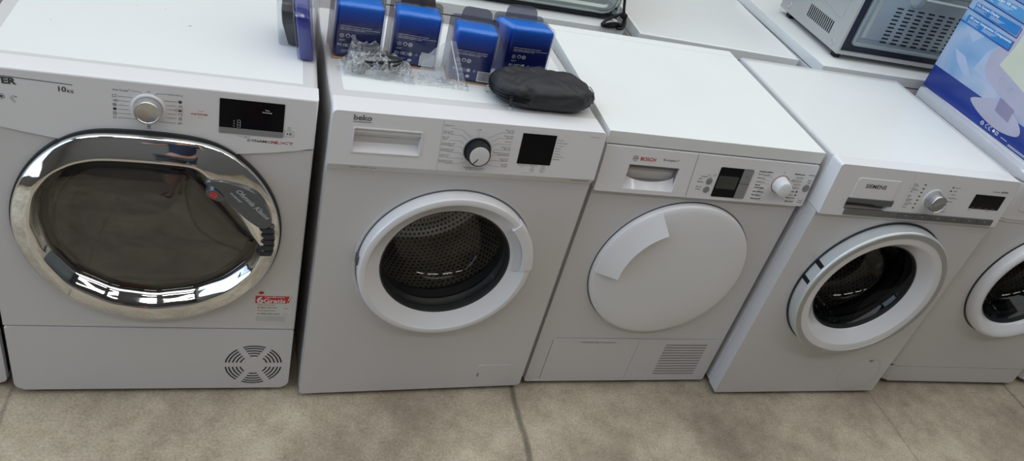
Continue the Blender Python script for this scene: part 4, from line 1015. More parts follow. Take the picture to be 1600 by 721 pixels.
# ---- 5: rounded washer at the right edge (and its neighbour beyond)
def washer_round(loc, yaw, label, d=0.52, h=0.850):
    w = 0.6034
    root = thing('washing_machine', label, 'washing machine', loc, yaw)
    feet(root, w, d)
    r = 0.032
    def plan(x0, x1, y0, y1, r):
        return rrect(x0, y0, x1, y1, (r, r, 0.006, 0.006), 8)
    def slab(name, z0, z1, grow=0.0, m=None, bev=0.002, rr=r, y0=0.0):
        bm = bmesh.new(); P = plan(-grow, w + grow, y0 - grow, d, rr)
        prism(bm, P, z0, z1)
        for v in bm.verts: v.co = (v.co.x, v.co.z, v.co.y)
        if bev:
            top_e = [e for e in bm.edges if abs(e.verts[0].co.z - e.verts[1].co.z) < 1e-6]
            bmesh.ops.bevel(bm, geom=top_e, offset=bev, segments=3, profile=0.5, affect='EDGES', clamp_overlap=True)
        return obj(name, bm, m or enamel_shaded, root)
    c = slab('casing', 0.0895, 0.690)
    CU, CZ = 0.300, 0.468
    diff(c, cyl_bm(CU, CZ, 0.240, 0.10, 0.42)); diff(c, cyl_bm(CU, CZ, 0.190, -0.02, 0.12))
    slab('plinth', 0.018, 0.0875, 0.0, None, 0.006)
    bm = bmesh.new(); box(bm, 0.006, w - 0.006, 0.006, d - 0.01, 0.086, 0.091); obj('plinth_gap', bm, seam, root, smooth=0)
    slab('casing_band', 0.6915, 0.7000)
    pan = slab('control_panel', 0.7015, h - 0.030, 0.0, plastic)
    top = slab('top_panel', h - 0.029, h, 0.001, plastic_gloss, 0.007, 0.034)
    bm = bmesh.new(); box(bm, 0.035, w - 0.035, 0.04, d - 0.04, h - 0.004, h + 0.0008, 0.001); obj('worktop', bm, enamel_lit, root)
    bm = bmesh.new(); prism(bm, rrect(0.05, 0.735, 0.2, 0.800, 0.004), -0.002, 0.002, 0.001); obj('detergent_drawer', bm, plastic_gloss, root)
    bm = bmesh.new(); lathe(bm, 0.32, 0.765, [(0.03, 0.0), (0.028, -0.02), (0.025, -0.024), (0, -0.025)], 48); obj('program_knob', bm, plastic_gloss, root)
    bm = bmesh.new(); lathe(bm, CU, CZ, [(0.2120, 0.0005), (0.2115, -0.0025), (0.2065, -0.003)], 128); obj('door_gap', bm, rubber, root)
    bm = bmesh.new()
    lathe(bm, CU, CZ, [(0.2070, -0.001), (0.2075, -0.014), (0.2055, -0.026), (0.2000, -0.034), (0.1930, -0.0365), (0.1840, -0.0350), (0.1740, -0.0300), (0.1640, -0.0200), (0.1585, -0.0120), (0.1570, -0.006), (0.1570, 0.004)], 144)
    door = obj('door', bm, plastic_gloss, root, smooth=50)
    bowl(door, CU, CZ, 0.1570, -0.004, 0.10, 0.66, glass_dark)
    bm = bmesh.new(); lathe(bm, CU, CZ, [(0.1578, -0.0095), (0.1550, -0.0085), (0.1535, 0.0), (0.1515, 0.014)], 128); obj('glass_rim', bm, rubber, door)
    add_drum(root, CU, CZ, w)
    return root
washer_round((2.4990, 0.0116, 0), -0.0275, 'white washing machine with rounded corners at the right edge, carrying the monitor carton')
washer_round((3.128, 0.005, 0), -0.01, 'white washing machine of which only a sliver shows at the lower right corner')

# ---- plain machines: the one beyond the left edge and the row behind
def plain_machine(name, label, cat, loc, yaw, w, d, h, lid=0.034, top_m=None, bev=0.004, door=False, group=None, rim=False):
    root = thing(name, label, cat, loc, yaw, group)
    feet(root, w, d)
    chassis(root, w, d, h - lid - 0.003, bev=bev, y0=0.012)
    bm = bmesh.new(); box(bm, 0.0, w, 0.0, d, h - lid, h, 0.0025, 2); tp = obj('top_panel', bm, top_m or laminate, root)
    bm = bmesh.new(); box(bm, 0.006, w - 0.006, 0.008, d - 0.01, h - lid - 0.006, h - lid + 0.002); obj('lid_gap', bm, seam, root, smooth=0)
    bm = bmesh.new(); prism(bm, rrect(0.0, h - lid - 0.125, w, h - lid - 0.004, 0.003), 0.0, 0.03, 0.004, 3); obj('control_panel', bm, plastic, root)
    bm = bmesh.new(); prism(bm, rrect(0.0, 0.018, w, h - lid - 0.127, (0.012, 0.012, 0.002, 0.002)), 0.0, 0.03, 0.006, 4); obj('front_panel', bm, enamel_shaded, root)
    if rim:
        bm = bmesh.new(); box(bm, 0.012, w - 0.012, 0.012, d - 0.02, h - 0.002, h + 0.0006, 0.0005); obj('lid_sheet', bm, enamel_lit, root)
    if door:
        bm = bmesh.new(); lathe(bm, w / 2, 0.46, [(0.2, 0.0), (0.2, -0.02), (0.19, -0.028), (0.12, -0.034), (0, -0.036)], 96); obj('door', bm, plastic_gloss, root, smooth=60)
    return root
plain_machine('washing_machine', 'white washing machine of which only a sliver shows at the left edge', 'washing machine', (-0.6125, 0.020, 0), 0, 0.595, 0.56, 0.845, door=True)
plain_machine('washing_machine', 'white appliance in the back row carrying the dark-based silver oven', 'washing machine', (0.912, 0.692, 0), 0.012, 0.603, 0.56, 0.82)
plain_machine('washing_machine', 'white appliance in the back row with a bare flat lid between the two ovens', 'washing machine', (1.5655, 0.690, 0), -0.026, 0.574, 0.58, 0.82, rim=True)
plain_machine('washing_machine', 'white appliance in the back row carrying the silver microwave with its perforated panel', 'washing machine', (2.163, 0.583, 0), 0.012, 0.60, 0.60, 0.85)
plain_machine('washing_machine', 'white appliance in the back row, glimpsed behind the row of blue packs', 'washing machine', (0.292, 0.700, 0), 0.0, 0.600, 0.56, 0.82)
# ------------------------------------------------------------------ things on the machines
def frame_at(base, yaw, lx, ly):
    c, s = math.cos(yaw), math.sin(yaw)
    return (base[0] + lx * c - ly * s, base[1] + lx * s + ly * c)
BEK = ((0.6276, -0.0203), 0.0399, 0.844)
HOV = ((0.0, 0.0), 0.0018, 0.8476)

def card_mat():
    m = bpy.data.materials.new('blue_printed_card'); m.use_nodes = True
    t = m.node_tree; b = t.nodes['Principled BSDF']
    co = t.nodes.new('ShaderNodeTexCoord'); s = t.nodes.new('ShaderNodeSeparateXYZ'); L(t, co.outputs['Object'], s.inputs[0])
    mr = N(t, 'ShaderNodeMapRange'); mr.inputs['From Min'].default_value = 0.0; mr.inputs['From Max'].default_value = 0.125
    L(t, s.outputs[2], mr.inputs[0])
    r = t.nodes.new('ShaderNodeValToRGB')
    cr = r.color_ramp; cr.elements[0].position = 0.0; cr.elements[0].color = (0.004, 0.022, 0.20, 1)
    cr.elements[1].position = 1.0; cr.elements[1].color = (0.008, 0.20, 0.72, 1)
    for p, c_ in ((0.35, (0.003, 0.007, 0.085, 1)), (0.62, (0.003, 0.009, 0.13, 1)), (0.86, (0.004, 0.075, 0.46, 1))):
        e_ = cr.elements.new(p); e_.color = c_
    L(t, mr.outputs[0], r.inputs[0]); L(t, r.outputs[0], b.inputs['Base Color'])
    b.inputs['Roughness'].default_value = 0.3; b.inputs['Coat Weight'].default_value = 0.15; b.inputs['Coat Roughness'].default_value = 0.05
    return m
blue_card = card_mat()
pale_edge = mat('orange_card_edge', (0.45, 0.30, 0.22), 0.6, nscale=20, namt=0.1)
def pack(label, ux, uy, yaw, skew=0.0, w=0.103, d=0.062, h=0.124, tab=True, tabm_=None):
    x, y = frame_at(BEK[0], BEK[1], ux, uy)
    root = thing('blister_pack', label, 'blister pack', (x, y, BEK[2]), BEK[1] + yaw, 'blue blister packs on the machine')
    def body(x0, x1, y0, y1, z0, z1, r):
        bm = bmesh.new(); box(bm, x0, x1, y0, y1, z0, z1, r, 5)
        for v in bm.verts:
            f = (v.co.y - y0) / (y1 - y0)
            v.co.x += skew * f * (1 - 0.6 * (v.co.x - x0) / (x1 - x0))
            if v.co.z > (z0 + z1) / 2: v.co.y += 0.004
        return bm
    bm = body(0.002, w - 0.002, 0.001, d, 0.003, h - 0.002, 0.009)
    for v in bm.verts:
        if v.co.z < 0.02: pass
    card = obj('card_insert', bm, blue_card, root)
    obj('clear_shell', body(-0.0015, w + 0.0015, -0.0022, d + 0.003, 0.0008, h + 0.002, 0.0105), blister, root, smooth=50, wn=False)
    # rear flange of the shell with its hanging tab
    bm = bmesh.new(); P = rrect(-0.008, 0.0, w + 0.008, h + 0.006, (0.002, 0.002, 0.012, 0.012))
    prism(bm, P, d + 0.004, d + 0.0052, 0.0003, 1)
    for v in bm.verts: v.co.x += skew * 0.7; v.co.y += 0.004 * v.co.z / h
    obj('flange', bm, blister_side, root, wn=False)
    bm = bmesh.new(); bb = bmesh.new()
    box(bm, -0.002, w + 0.002, -0.003, d + 0.004, 0.0, 0.0026, 0.0008, 1)
    obj('bottom_edge', bm, pale_edge, root)
    if tab:
        tx0, tx1 = (w * 0.16 + skew * 0.7, w * 0.84 + skew * 0.7)
        bm = bmesh.new()
        P = [(tx0 - 0.004, h), (tx1 + 0.004, h), (tx1 + 0.001, h + 0.019), (tx1 - 0.004, h + 0.0265), (tx1 - 0.012, h + 0.029), (tx0 + 0.012, h + 0.029), (tx0 + 0.004, h + 0.0265), (tx0, h + 0.019)]
        prism(bm, P, d - 0.004, d - 0.0022, 0.0004, 1)
        bmesh.ops.transform(bm, matrix=Matrix.Translation((0, d, h)) @ Matrix.Rotation(math.radians(-14), 4, 'X') @ Matrix.Translation((0, -d, -h)), verts=bm.verts)
        tb = obj('hang_tab', bm, tabm_ or tabm, root, wn=False)
    # printing on the front
    ik = Ink(-0.0002); 
    for j, (z, n) in enumerate(((0.0760, 5), (0.0715, 7), (0.0680, 4))):
        u = 0.010
        for k in range(n):
            l_ = 0.010 + 0.003 * ((k * 7 + j * 3) % 3)
            if u + l_ < w - 0.008: ik.rect(u, z - 0.0010 * k * 0.2, u + l_, z + 0.0007 - 0.001 * k * 0.2)
            u += l_ + 0.0012
    ik.ring(0.015, 0.0540, 0.0042, 0.0008, 16).ring(0.015, 0.0540, 0.0018, 0.0008, 10)
    ik.ring(0.028, 0.0545, 0.0038, 0.0016, 16, -30, 200).ring(0.028, 0.0545, 0.0038, 0.0009, 16, 200, 330)
    ik.ring(0.0395, 0.0540, 0.0042, 0.0013, 16).ring(0.0395, 0.0540, 0.0018, 0.0011, 10)
    for k in range(2): ik.rect(0.010, 0.0440 - 0.002 * k, 0.024 - 0.004 * k, 0.0446 - 0.002 * k)
    ik.text('FC', 0.0080, 0.0300, 0.0055, bold=0.02).text('CE', 0.0190, 0.0295, 0.0058, bold=0.02)
    ik.frame(0.030, 0.0290, 0.0360, 0.0350, 0.0007).rect(0.0375, 0.0305, 0.0470, 0.0330).rect(0.0395, 0.0275, 0.0450, 0.0362)
    ik.line([(0.0530, 0.0300), (0.0560, 0.0350), (0.0590, 0.0300), (0.0530, 0.0300)], 0.0006)
    ik.disc(0.0425, 0.0175, 0.0048, 14, 0.75)
    for k in range(3): ik.rect(0.0170, 0.0205 - 0.0025 * k, 0.0320 - 0.003 * k, 0.0212 - 0.0025 * k)
    ik.build('lettering', ink_white, card)
    ik = Ink(-0.0002); ik.rect(0.0640, 0.0080, 0.0965, 0.0330); ik.build('barcode_label', ink_white, card)
    ik = Ink(-0.0004); rnd = random.Random(4); u = 0.0665
    while u < 0.0940:
        bw = rnd.choice((0.0004, 0.0007, 0.0011)); ik.rect(u, 0.0105, u + bw, 0.0315); u += bw + rnd.choice((0.0004, 0.0006, 0.0009))
    ik.build('barcode', ink, card)
    return root
pack('blue blister pack at the left end of the row, behind the cable bag', 0.015, 0.2280, 0.0)
pack('blue blister pack standing between the crumpled cable bag and the open zip bag', 0.138, 0.2220, -0.05, tabm_=clear('brown_clear_hang_tab', (0.30, 0.26, 0.25), 0.12, 1.4, haze=0.2, hazecol=(0.2, 0.18, 0.18)))
pack('blue blister pack standing forward of its neighbours, just right of the zip bag', 0.262, 0.1760, -0.09, w=0.097)
pack('blue blister pack at the right end of the row, behind the black pouch', 0.405, 0.2240, 0.02, skew=-0.030, w=0.107)

# ---- pack seen side-on at the edge of the chrome-doored dryer
def side_pack():
    root = thing('blister_pack', 'blue blister pack seen side-on at the right edge of the dryer lid', 'blister pack', (0.562, 0.166, HOV[2]), -0.03)
    def side(x0, x1, grow, name, m, par, bev=0.004):
        prof = [(0.0 - grow, 0.001), (-0.004 - grow, 0.095), (0.016, 0.120 + grow), (0.060, 0.145 + grow), (0.150 + grow, 0.150 + grow), (0.155 + grow, 0.001)]
        bm = bmesh.new(); P = [(b_, a) for a, b_ in prof]
        A = [bm.verts.new((x0 - 0.16 * (z - 0.0) * 1.0, y, z)) for y, z in prof]; B = [bm.verts.new((x1 - 0.16 * z, y, z)) for y, z in prof]
        n = len(prof)
        bm.faces.new(A); bm.faces.new(B[::-1])
        for k in range(n): bm.faces.new([A[k], B[k], B[(k + 1) % n], A[(k + 1) % n]])
        bmesh.ops.bevel(bm, geom=bm.edges[:], offset=bev, segments=3, profile=0.5, affect='EDGES', clamp_overlap=True)
        return obj(name, bm, m, par, wn=False)
    card = side(0.004, 0.031, 0.0, 'card_insert', mat('violet_blue_card', (0.035, 0.050, 0.30), 0.25, coat=0.5, nscale=14, namt=0.25), root)
    side(-0.001, 0.036, 0.004, 'clear_shell', blister, root, 0.005)
    # grey product body in its own bulge on the left face
    bm = bmesh.new()
    prof = [(0.062, 0.003), (0.062, 0.052), (0.072, 0.075), (0.130, 0.090), (0.135, 0.003)]
    A = [bm.verts.new((-0.034 + (0.012 if z < 0.01 else 0) - 0.10 * z, y, z)) for y, z in prof]; B = [bm.verts.new((0.001 - 0.10 * z, y, z)) for y, z in prof]
    bm.faces.new(A); bm.faces.new(B[::-1])
    for k in range(5): bm.faces.new([A[k], B[k], B[(k + 1) % 5], A[(k + 1) % 5]])
    bmesh.ops.bevel(bm, geom=bm.edges[:], offset=0.003, segments=2, profile=0.5, affect='EDGES', clamp_overlap=True)
    obj('packed_product', bm, mat('dark_grey_product', (0.05, 0.05, 0.052), 0.35, nscale=25, namt=0.15), root)
    bm = bmesh.new(); box(bm, -0.042, 0.000, 0.056, 0.142, 0.0005, 0.098, 0.006, 3)
    for v in bm.verts:
        v.co.x -= 0.10 * v.co.z
    obj('product_bubble', bm, blister, root, wn=False)
    # wide clear flange standing at its right
    bm = bmesh.new()
    P = [(-0.012, 0.0), (-0.016, 0.10), (-0.008, 0.15), (0.02, 0.172), (0.17, 0.172), (0.17, 0.0)]
    A = [bm.verts.new((0.039 - 0.06 * z, y, z + 0.0005)) for y, z in P]; B = [bm.verts.new((0.0405 - 0.06 * z, y, z + 0.0005)) for y, z in P]
    bm.faces.new(A); bm.faces.new(B[::-1])
    for k in range(6): bm.faces.new([A[k], B[k], B[(k + 1) % 6], A[(k + 1) % 6]])
    obj('flange', bm, blister, root, wn=False)
side_pack()

# ---- black fabric pouch
def pouch():
    x, y = frame_at(BEK[0], BEK[1], 0.468, 0.122)
    root = thing('pouch', 'black zipped fabric pouch lying in front of the rightmost blue pack', 'pouch', (x, y, BEK[2]), BEK[1] - 0.03)
    fab = mat('black_nylon', (0.016, 0.016, 0.019), 0.55, nscale=30, namt=0.3, bump=0.5, bscale=500)
    A_, B_, H = 0.122, 0.066, 0.062
    bm = bmesh.new(); nu, nv = 96, 40
    grid = []
    for j in range(nv + 1):
        ph = -PI / 2 + PI * j / nv; row = []
        for i in range(nu):
            th = 2 * PI * i / nu
            c_, s_ = math.cos(th), math.sin(th); e_ = 0.72
            px = A_ * math.copysign(abs(c_) ** 0.62, c_); py = B_ * math.copysign(abs(s_) ** 0.80, s_)
            cp = math.cos(ph); sp_ = math.sin(ph)
            k = max(cp, 0) ** 0.45
            z = H / 2 * (1 + math.copysign(abs(sp_) ** 0.75, sp_))
            X, Y = px * k, py * k
            # taper to the right, sag in the middle
            z *= 1.0 - 0.16 * max(0, X / A_) ** 2 - 0.10 * max(0, -X / A_) ** 3
            v = Vector((X, Y, z))
            f = min(1, max(0, (z - 0.004) / 0.02))
            d_ = noise.noise(v * 28 + Vector((3, 1, 7))) * 0.0075 + noise.noise(Vector((v.x * 60 + v.y * 50, v.y * 25, v.z * 50))) * 0.0045 + abs(noise.noise(Vector((v.x * 30 - v.y * 40, v.z * 20, 5)))) * -0.006
            n_ = Vector((X / A_, Y / B_, (z - H / 2) / H * 2)).normalized()
            v += n_ * d_ * f
            v.z = max(v.z, 0.0006)
            row.append(bm.verts.new(v))
        grid.append(row)
    for j in range(nv):
        for i in range(nu):
            bm.faces.new([grid[j][i], grid[j][(i + 1) % nu], grid[j + 1][(i + 1) % nu], grid[j + 1][i]])
    bmesh.ops.remove_doubles(bm, verts=bm.verts, dist=1e-5)
    obj('pouch_body', bm, fab, root, smooth=180, wn=False)
    # zip round the left end, in a welt, with its pull
    def rim(a, z, out=0.001):
        c_, s_ = math.cos(a), math.sin(a)
        k = max(1 - ((z - H / 2) / (H / 2)) ** 2, 0) ** 0.225
        return ((A_ * math.copysign(abs(c_) ** 0.62, c_)) * k + c_ * out, B_ * math.copysign(abs(s_) ** 0.80, s_) * k + s_ * out, z * (1.0 - 0.10 * max(0, -c_) ** 3))
    zb = bmesh.new()
    for zz, r in ((0.036, 0.0016), (0.0305, 0.0010), (0.0275, 0.0010), (0.022, 0.0016)):
        tube(zb, [rim(math.radians(a), zz, 0.0012) for a in range(118, 262, 4)], r, 6)
    obj('zip', zb, mat('zip_tape', (0.006, 0.006, 0.007), 0.4, nscale=60, namt=0.3), root, wn=False)
    zb = bmesh.new()
    for a in (248, 262): tube(zb, [rim(math.radians(a), z_, 0.0010) for z_ in (0.010, 0.018, 0.026, 0.034, 0.042, 0.048)], 0.0010, 6)
    for k in range(4): tube(zb, [rim(math.radians(a), 0.018 + 0.008 * k, 0.0006) for a in (-28, -20, -10, 0, 10)], 0.0011, 6)
    tube(zb, [rim(math.radians(a), 0.052, 0.0004) for a in range(100, 262, 6)], 0.0010, 6)
    obj('seam_folds', zb, fab, root, wn=False)
    p = Vector(rim(math.radians(236), 0.029, 0.003))
    zb = bmesh.new(); box(zb, -0.0035, 0.0035, -0.0022, 0.0022, -0.006, 0.006, 0.001, 2)
    bmesh.ops.transform(zb, matrix=Matrix.Translation(p), verts=zb.verts); s1 = obj('zip_slider', zb, black, root)
    zb = bmesh.new(); box(zb, -0.0028, 0.0028, -0.0008, 0.0008, -0.0175, 0.002, 0.0006, 2)
    bmesh.ops.transform(zb, matrix=Matrix.Translation(p + Vector((-0.0005, -0.0035, -0.001))) @ Matrix.Rotation(math.radians(-14), 4, 'X'), verts=zb.verts)
    obj('zip_pull', zb, mat('gunmetal', (0.10, 0.10, 0.11), 0.35, metal=0.8, nscale=30, namt=0.1), root)
    zb = bmesh.new(); tube(zb, [tuple(p + Vector((-0.001 + 0.0032 * math.cos(t_), -0.009, -0.0205 + 0.0032 * math.sin(t_)))) for t_ in [2 * PI * k / 14 for k in range(14)]], 0.0005, 6, True)
    obj('zip_ring', zb, steel_plain, root, wn=False)
    q = Vector(rim(math.radians(168), 0.018, 0.0015))
    zb = bmesh.new(); tube(zb, spline([q, q + Vector((-0.006, 0.0, -0.004)), q + Vector((-0.011, -0.004, -0.010)), q + Vector((-0.006, -0.008, -0.0145)), q + Vector((-0.002, -0.004, -0.013))], 5), 0.0007, 6)
    obj('loose_cord', zb, steel_plain, root, wn=False)
pouch()

# ---- cable in a crumpled film bag, and an open zip bag beside it
def crumple(cx, cy, nx, ny, fn, seed, amp, freq):
    bm = bmesh.new(); g = []
    for j in range(ny + 1):
        row = []
        for i in range(nx + 1):
            u, v = i / nx, j / ny
            p = Vector(fn(u, v)); q = Vector((p.x, p.y, p.z * 0.5)) * freq + Vector((seed, seed * 2, 0))
            n1 = abs(noise.noise(q)); n2 = noise.noise(q * 2.3)
            p.z += amp * (n1 * 1.6 - 0.25 + n2 * 0.35) * min(1.0, 0.15 + p.z / 0.010)
            p.x += amp * 0.5 * noise.noise(q + Vector((9, 3, 1))); p.y += amp * 0.5 * noise.noise(q + Vector((2, 8, 5)))
            p.z = max(p.z, 0.0006)
            row.append(bm.verts.new(p))
        g.append(row)
    for j in range(ny):
        for i in range(nx): bm.faces.new([g[j][i], g[j][i + 1], g[j + 1][i + 1], g[j + 1][i]])
    return bm
def cable_bag():
    x, y = frame_at(BEK[0], BEK[1], 0.0, 0.0)
    root = thing('cable_bag', 'crumpled silvery film bag holding a dark coiled cable, left of the open zip bag', 'plastic bag', (x, y, BEK[2]), BEK[1])
    def f(u, v):
        X = 0.034 + 0.150 * u; Y = 0.150 + 0.070 * v - 0.010 * u
        e_ = (1 - abs(2 * u - 1) ** 5) * (1 - abs(2 * v - 1) ** 3)
        return (X, Y, 0.001 + 0.036 * e_ ** 0.6 * (1 - 0.25 * u))
    obj('film_bag', crumple(0, 0, 110, 60, f, 3.1, 0.014, 62), film_c, root, smooth=18, wn=False)
    def f2(u, v):
        X = 0.040 + 0.075 * u + 0.01 * v; Y = 0.205 + 0.010 * v - 0.004 * math.sin(u * 6)
        return (X, Y, 0.012 + (0.045 - 0.014 * u) * v)
    obj('bag_mouth', crumple(0, 0, 40, 26, f2, 8.4, 0.010, 70), film_c, root, smooth=18, wn=False)
    def f4(u, v): return (0.020 + 0.162 * u, 0.140 + 0.05 * v + 0.006 * math.sin(5 * u), 0.0008 + 0.004 * v * (1 - v) * 4)
    obj('bag_skirt', crumple(0, 0, 60, 16, f4, 1.4, 0.004, 40), film, root, smooth=25, wn=False)
    bm = bmesh.new(); rnd = random.Random(7)
    P = []
    for k in range(7 * 14):
        t_ = 2 * PI * k / 14
        j = k / 14
        P.append((0.110 + (0.048 + 0.004 * math.sin(j * 5)) * math.cos(t_), 0.180 + (0.020 + 0.003 * math.cos(j * 3)) * math.sin(t_) + 0.003 * math.sin(j * 2), 0.009 + 0.0032 * j + 0.005 * math.cos(t_ + j)))
    tube(bm, spline(P, 2), 0.0030, 7)
    tube(bm, spline([(0.065, 0.172, 0.006), (0.09, 0.185, 0.014), (0.12, 0.165, 0.022), (0.145, 0.185, 0.018), (0.170, 0.170, 0.010)], 6), 0.0028, 7)
    box(bm, 0.050, 0.078, 0.158, 0.176, 0.003, 0.016, 0.002, 2)
    obj('cable', bm, mat('dark_cable', (0.012, 0.016, 0.018), 0.35, nscale=20, namt=0.2), root, wn=False)
cable_bag()
def zip_bag():
    x, y = frame_at(BEK[0], BEK[1], 0.0, 0.0)
    root = thing('zip_bag', 'clear open zip bag standing between the second and third blue packs', 'plastic bag', (x, y, BEK[2]), BEK[1])
    def f(u, v):
        # lower edge runs along the lid, the upper one rises to a peak at the right
        a = Vector((0.192, 0.166, 0.001)).lerp(Vector((0.301, 0.151, 0.001)), u)
        tp = Vector((0.197, 0.172, 0.050)).lerp(Vector((0.245, 0.166, 0.101)), min(1, u / 0.80)) if u < 0.8 else Vector((0.245, 0.166, 0.101)).lerp(Vector((0.262, 0.163, 0.097)), (u - 0.8) / 0.2)
        p = a.lerp(tp, v); p.y -= 0.010 * math.sin(v * PI) * (1 - u * 0.5)
        return p
    obj('bag_film', crumple(0, 0, 60, 44, f, 5.5, 0.0045, 34), clear('bag_film', (0.86, 0.88, 0.92), 0.12, 1.4, haze=0.22, bump=0.8, bscale=45), root, smooth=22, wn=False)
    def f2(u, v):
        return (0.188 + 0.114 * u, 0.140 + 0.035 * v - 0.006 * u, 0.001 + 0.014 * math.sin(PI * v) ** 1.2 * (1 - 0.6 * u))
    obj('bag_fold', crumple(0, 0, 60, 24, f2, 2.2, 0.010, 55), film_c, root, smooth=18, wn=False)
    bm = bmesh.new(); tube(bm, spline([(0.2500, 0.1605, 0.1000), (0.2620, 0.1560, 0.066), (0.2750, 0.1530, 0.034), (0.2850, 0.1500, 0.003)], 6), 0.0012, 6)
    obj('zip_strip', bm, mat('white_zip_strip', (0.75, 0.76, 0.80), 0.3, nscale=20, namt=0.03), root, wn=False)
    bm = bmesh.new(); bm.faces.new([bm.verts.new(p) for p in ((0.190, 0.1655, 0.038), (0.222, 0.1625, 0.036), (0.222, 0.1650, 0.062), (0.192, 0.1680, 0.064))])
    o_ = obj('bag_label', bm, clear('pale_label', (0.6, 0.6, 0.62), 0.3, 1.3, haze=0.55, hazecol=(0.62, 0.63, 0.66)), root, smooth=0)
zip_bag()

# ---- silver oven at the back with its power cord
galv = mat('galvanised_green_grey', (0.40, 0.46, 0.45), 0.30, metal=0.75, nscale=3, namt=0.10, bump=0.04, bscale=30)
def oven():
    root = thing('oven', 'silver-green metal oven cut off by the top edge of the photo', 'oven', (0.938, 0.742, 0.820), 0.012)
    w, d, h = 0.570, 0.40, 0.30
    bm = bmesh.new(); box(bm, 0, w, 0.006, d, 0.012, h, 0.010, 3); obj('shell', bm, galv, root)
    bm = bmesh.new(); box(bm, 0.002, w - 0.004, 0.002, 0.02, 0.009, 0.022, 0.002, 2); obj('base_rail', bm, black, root)
    # pressed panel with a fat rolled border
    bm = bmesh.new()
    def rr(i, r): return rrect(0.010 + i, 0.018 + i, w - 0.012 - i, h - 0.01 - i, max(r - i, 0.004), 8)
    loft(bm, [(rr(0, 0.05), 0.006), (rr(0.002, 0.05), 0.0), (rr(0.008, 0.05), -0.006), (rr(0.016, 0.05), -0.008), (rr(0.024, 0.05), -0.005), (rr(0.030, 0.05), 0.000), (rr(0.036, 0.05), 0.002)], cap=None)
    f = [v for v in bm.verts][-36:]; bm.faces.new(f)
    obj('pressed_panel', bm, galv, root)
    for fx in (0.05, w - 0.05):
        for fy in (0.05, d - 0.05):
            bm = bmesh.new(); box(bm, fx - 0.012, fx + 0.012, fy - 0.012, fy + 0.012, 0, 0.013, 0.002); obj('foot', bm, black, root)
    for (sx_, sz_) in ((w - 0.030, 0.028), (w - 0.018, 0.042), (0.03, 0.028)):
        bm = bmesh.new(); lathe(bm, sx_, sz_, [(0.003, 0.006), (0.0028, -0.001), (0, -0.0018)], 12); obj('screw', bm, black, root)
    bm = bmesh.new()
    pts = [(0.552, -0.02, 0.120), (0.560, -0.035, 0.060), (0.568, -0.042, 0.028), (0.560, -0.048, 0.010), (0.520, -0.058, 0.0046), (0.500, -0.052, 0.0056), (0.515, -0.036, 0.014), (0.545, -0.030, 0.032), (0.565, -0.034, 0.038), (0.573, -0.044, 0.022), (0.566, -0.056, 0.006), (0.545, -0.060, 0.0046)]
    pts = [(0.5480, 0.010, 0.19)] + [(0.5530, -0.006, 0.150)] + pts
    tube(bm, spline(pts, 8), 0.0046, 8)
    tube(bm, spline([(0.50, -0.055, 0.005), (0.515, -0.062, 0.016), (0.540, -0.060, 0.020), (0.562, -0.052, 0.010), (0.555, -0.044, 0.0054), (0.520, -0.044, 0.0050)], 8), 0.0046, 8)
    box(bm, 0.555, 0.575, -0.048, -0.030, 0.030, 0.046, 0.004, 2)
    obj('power_cord', bm, black, root, wn=False)
oven()

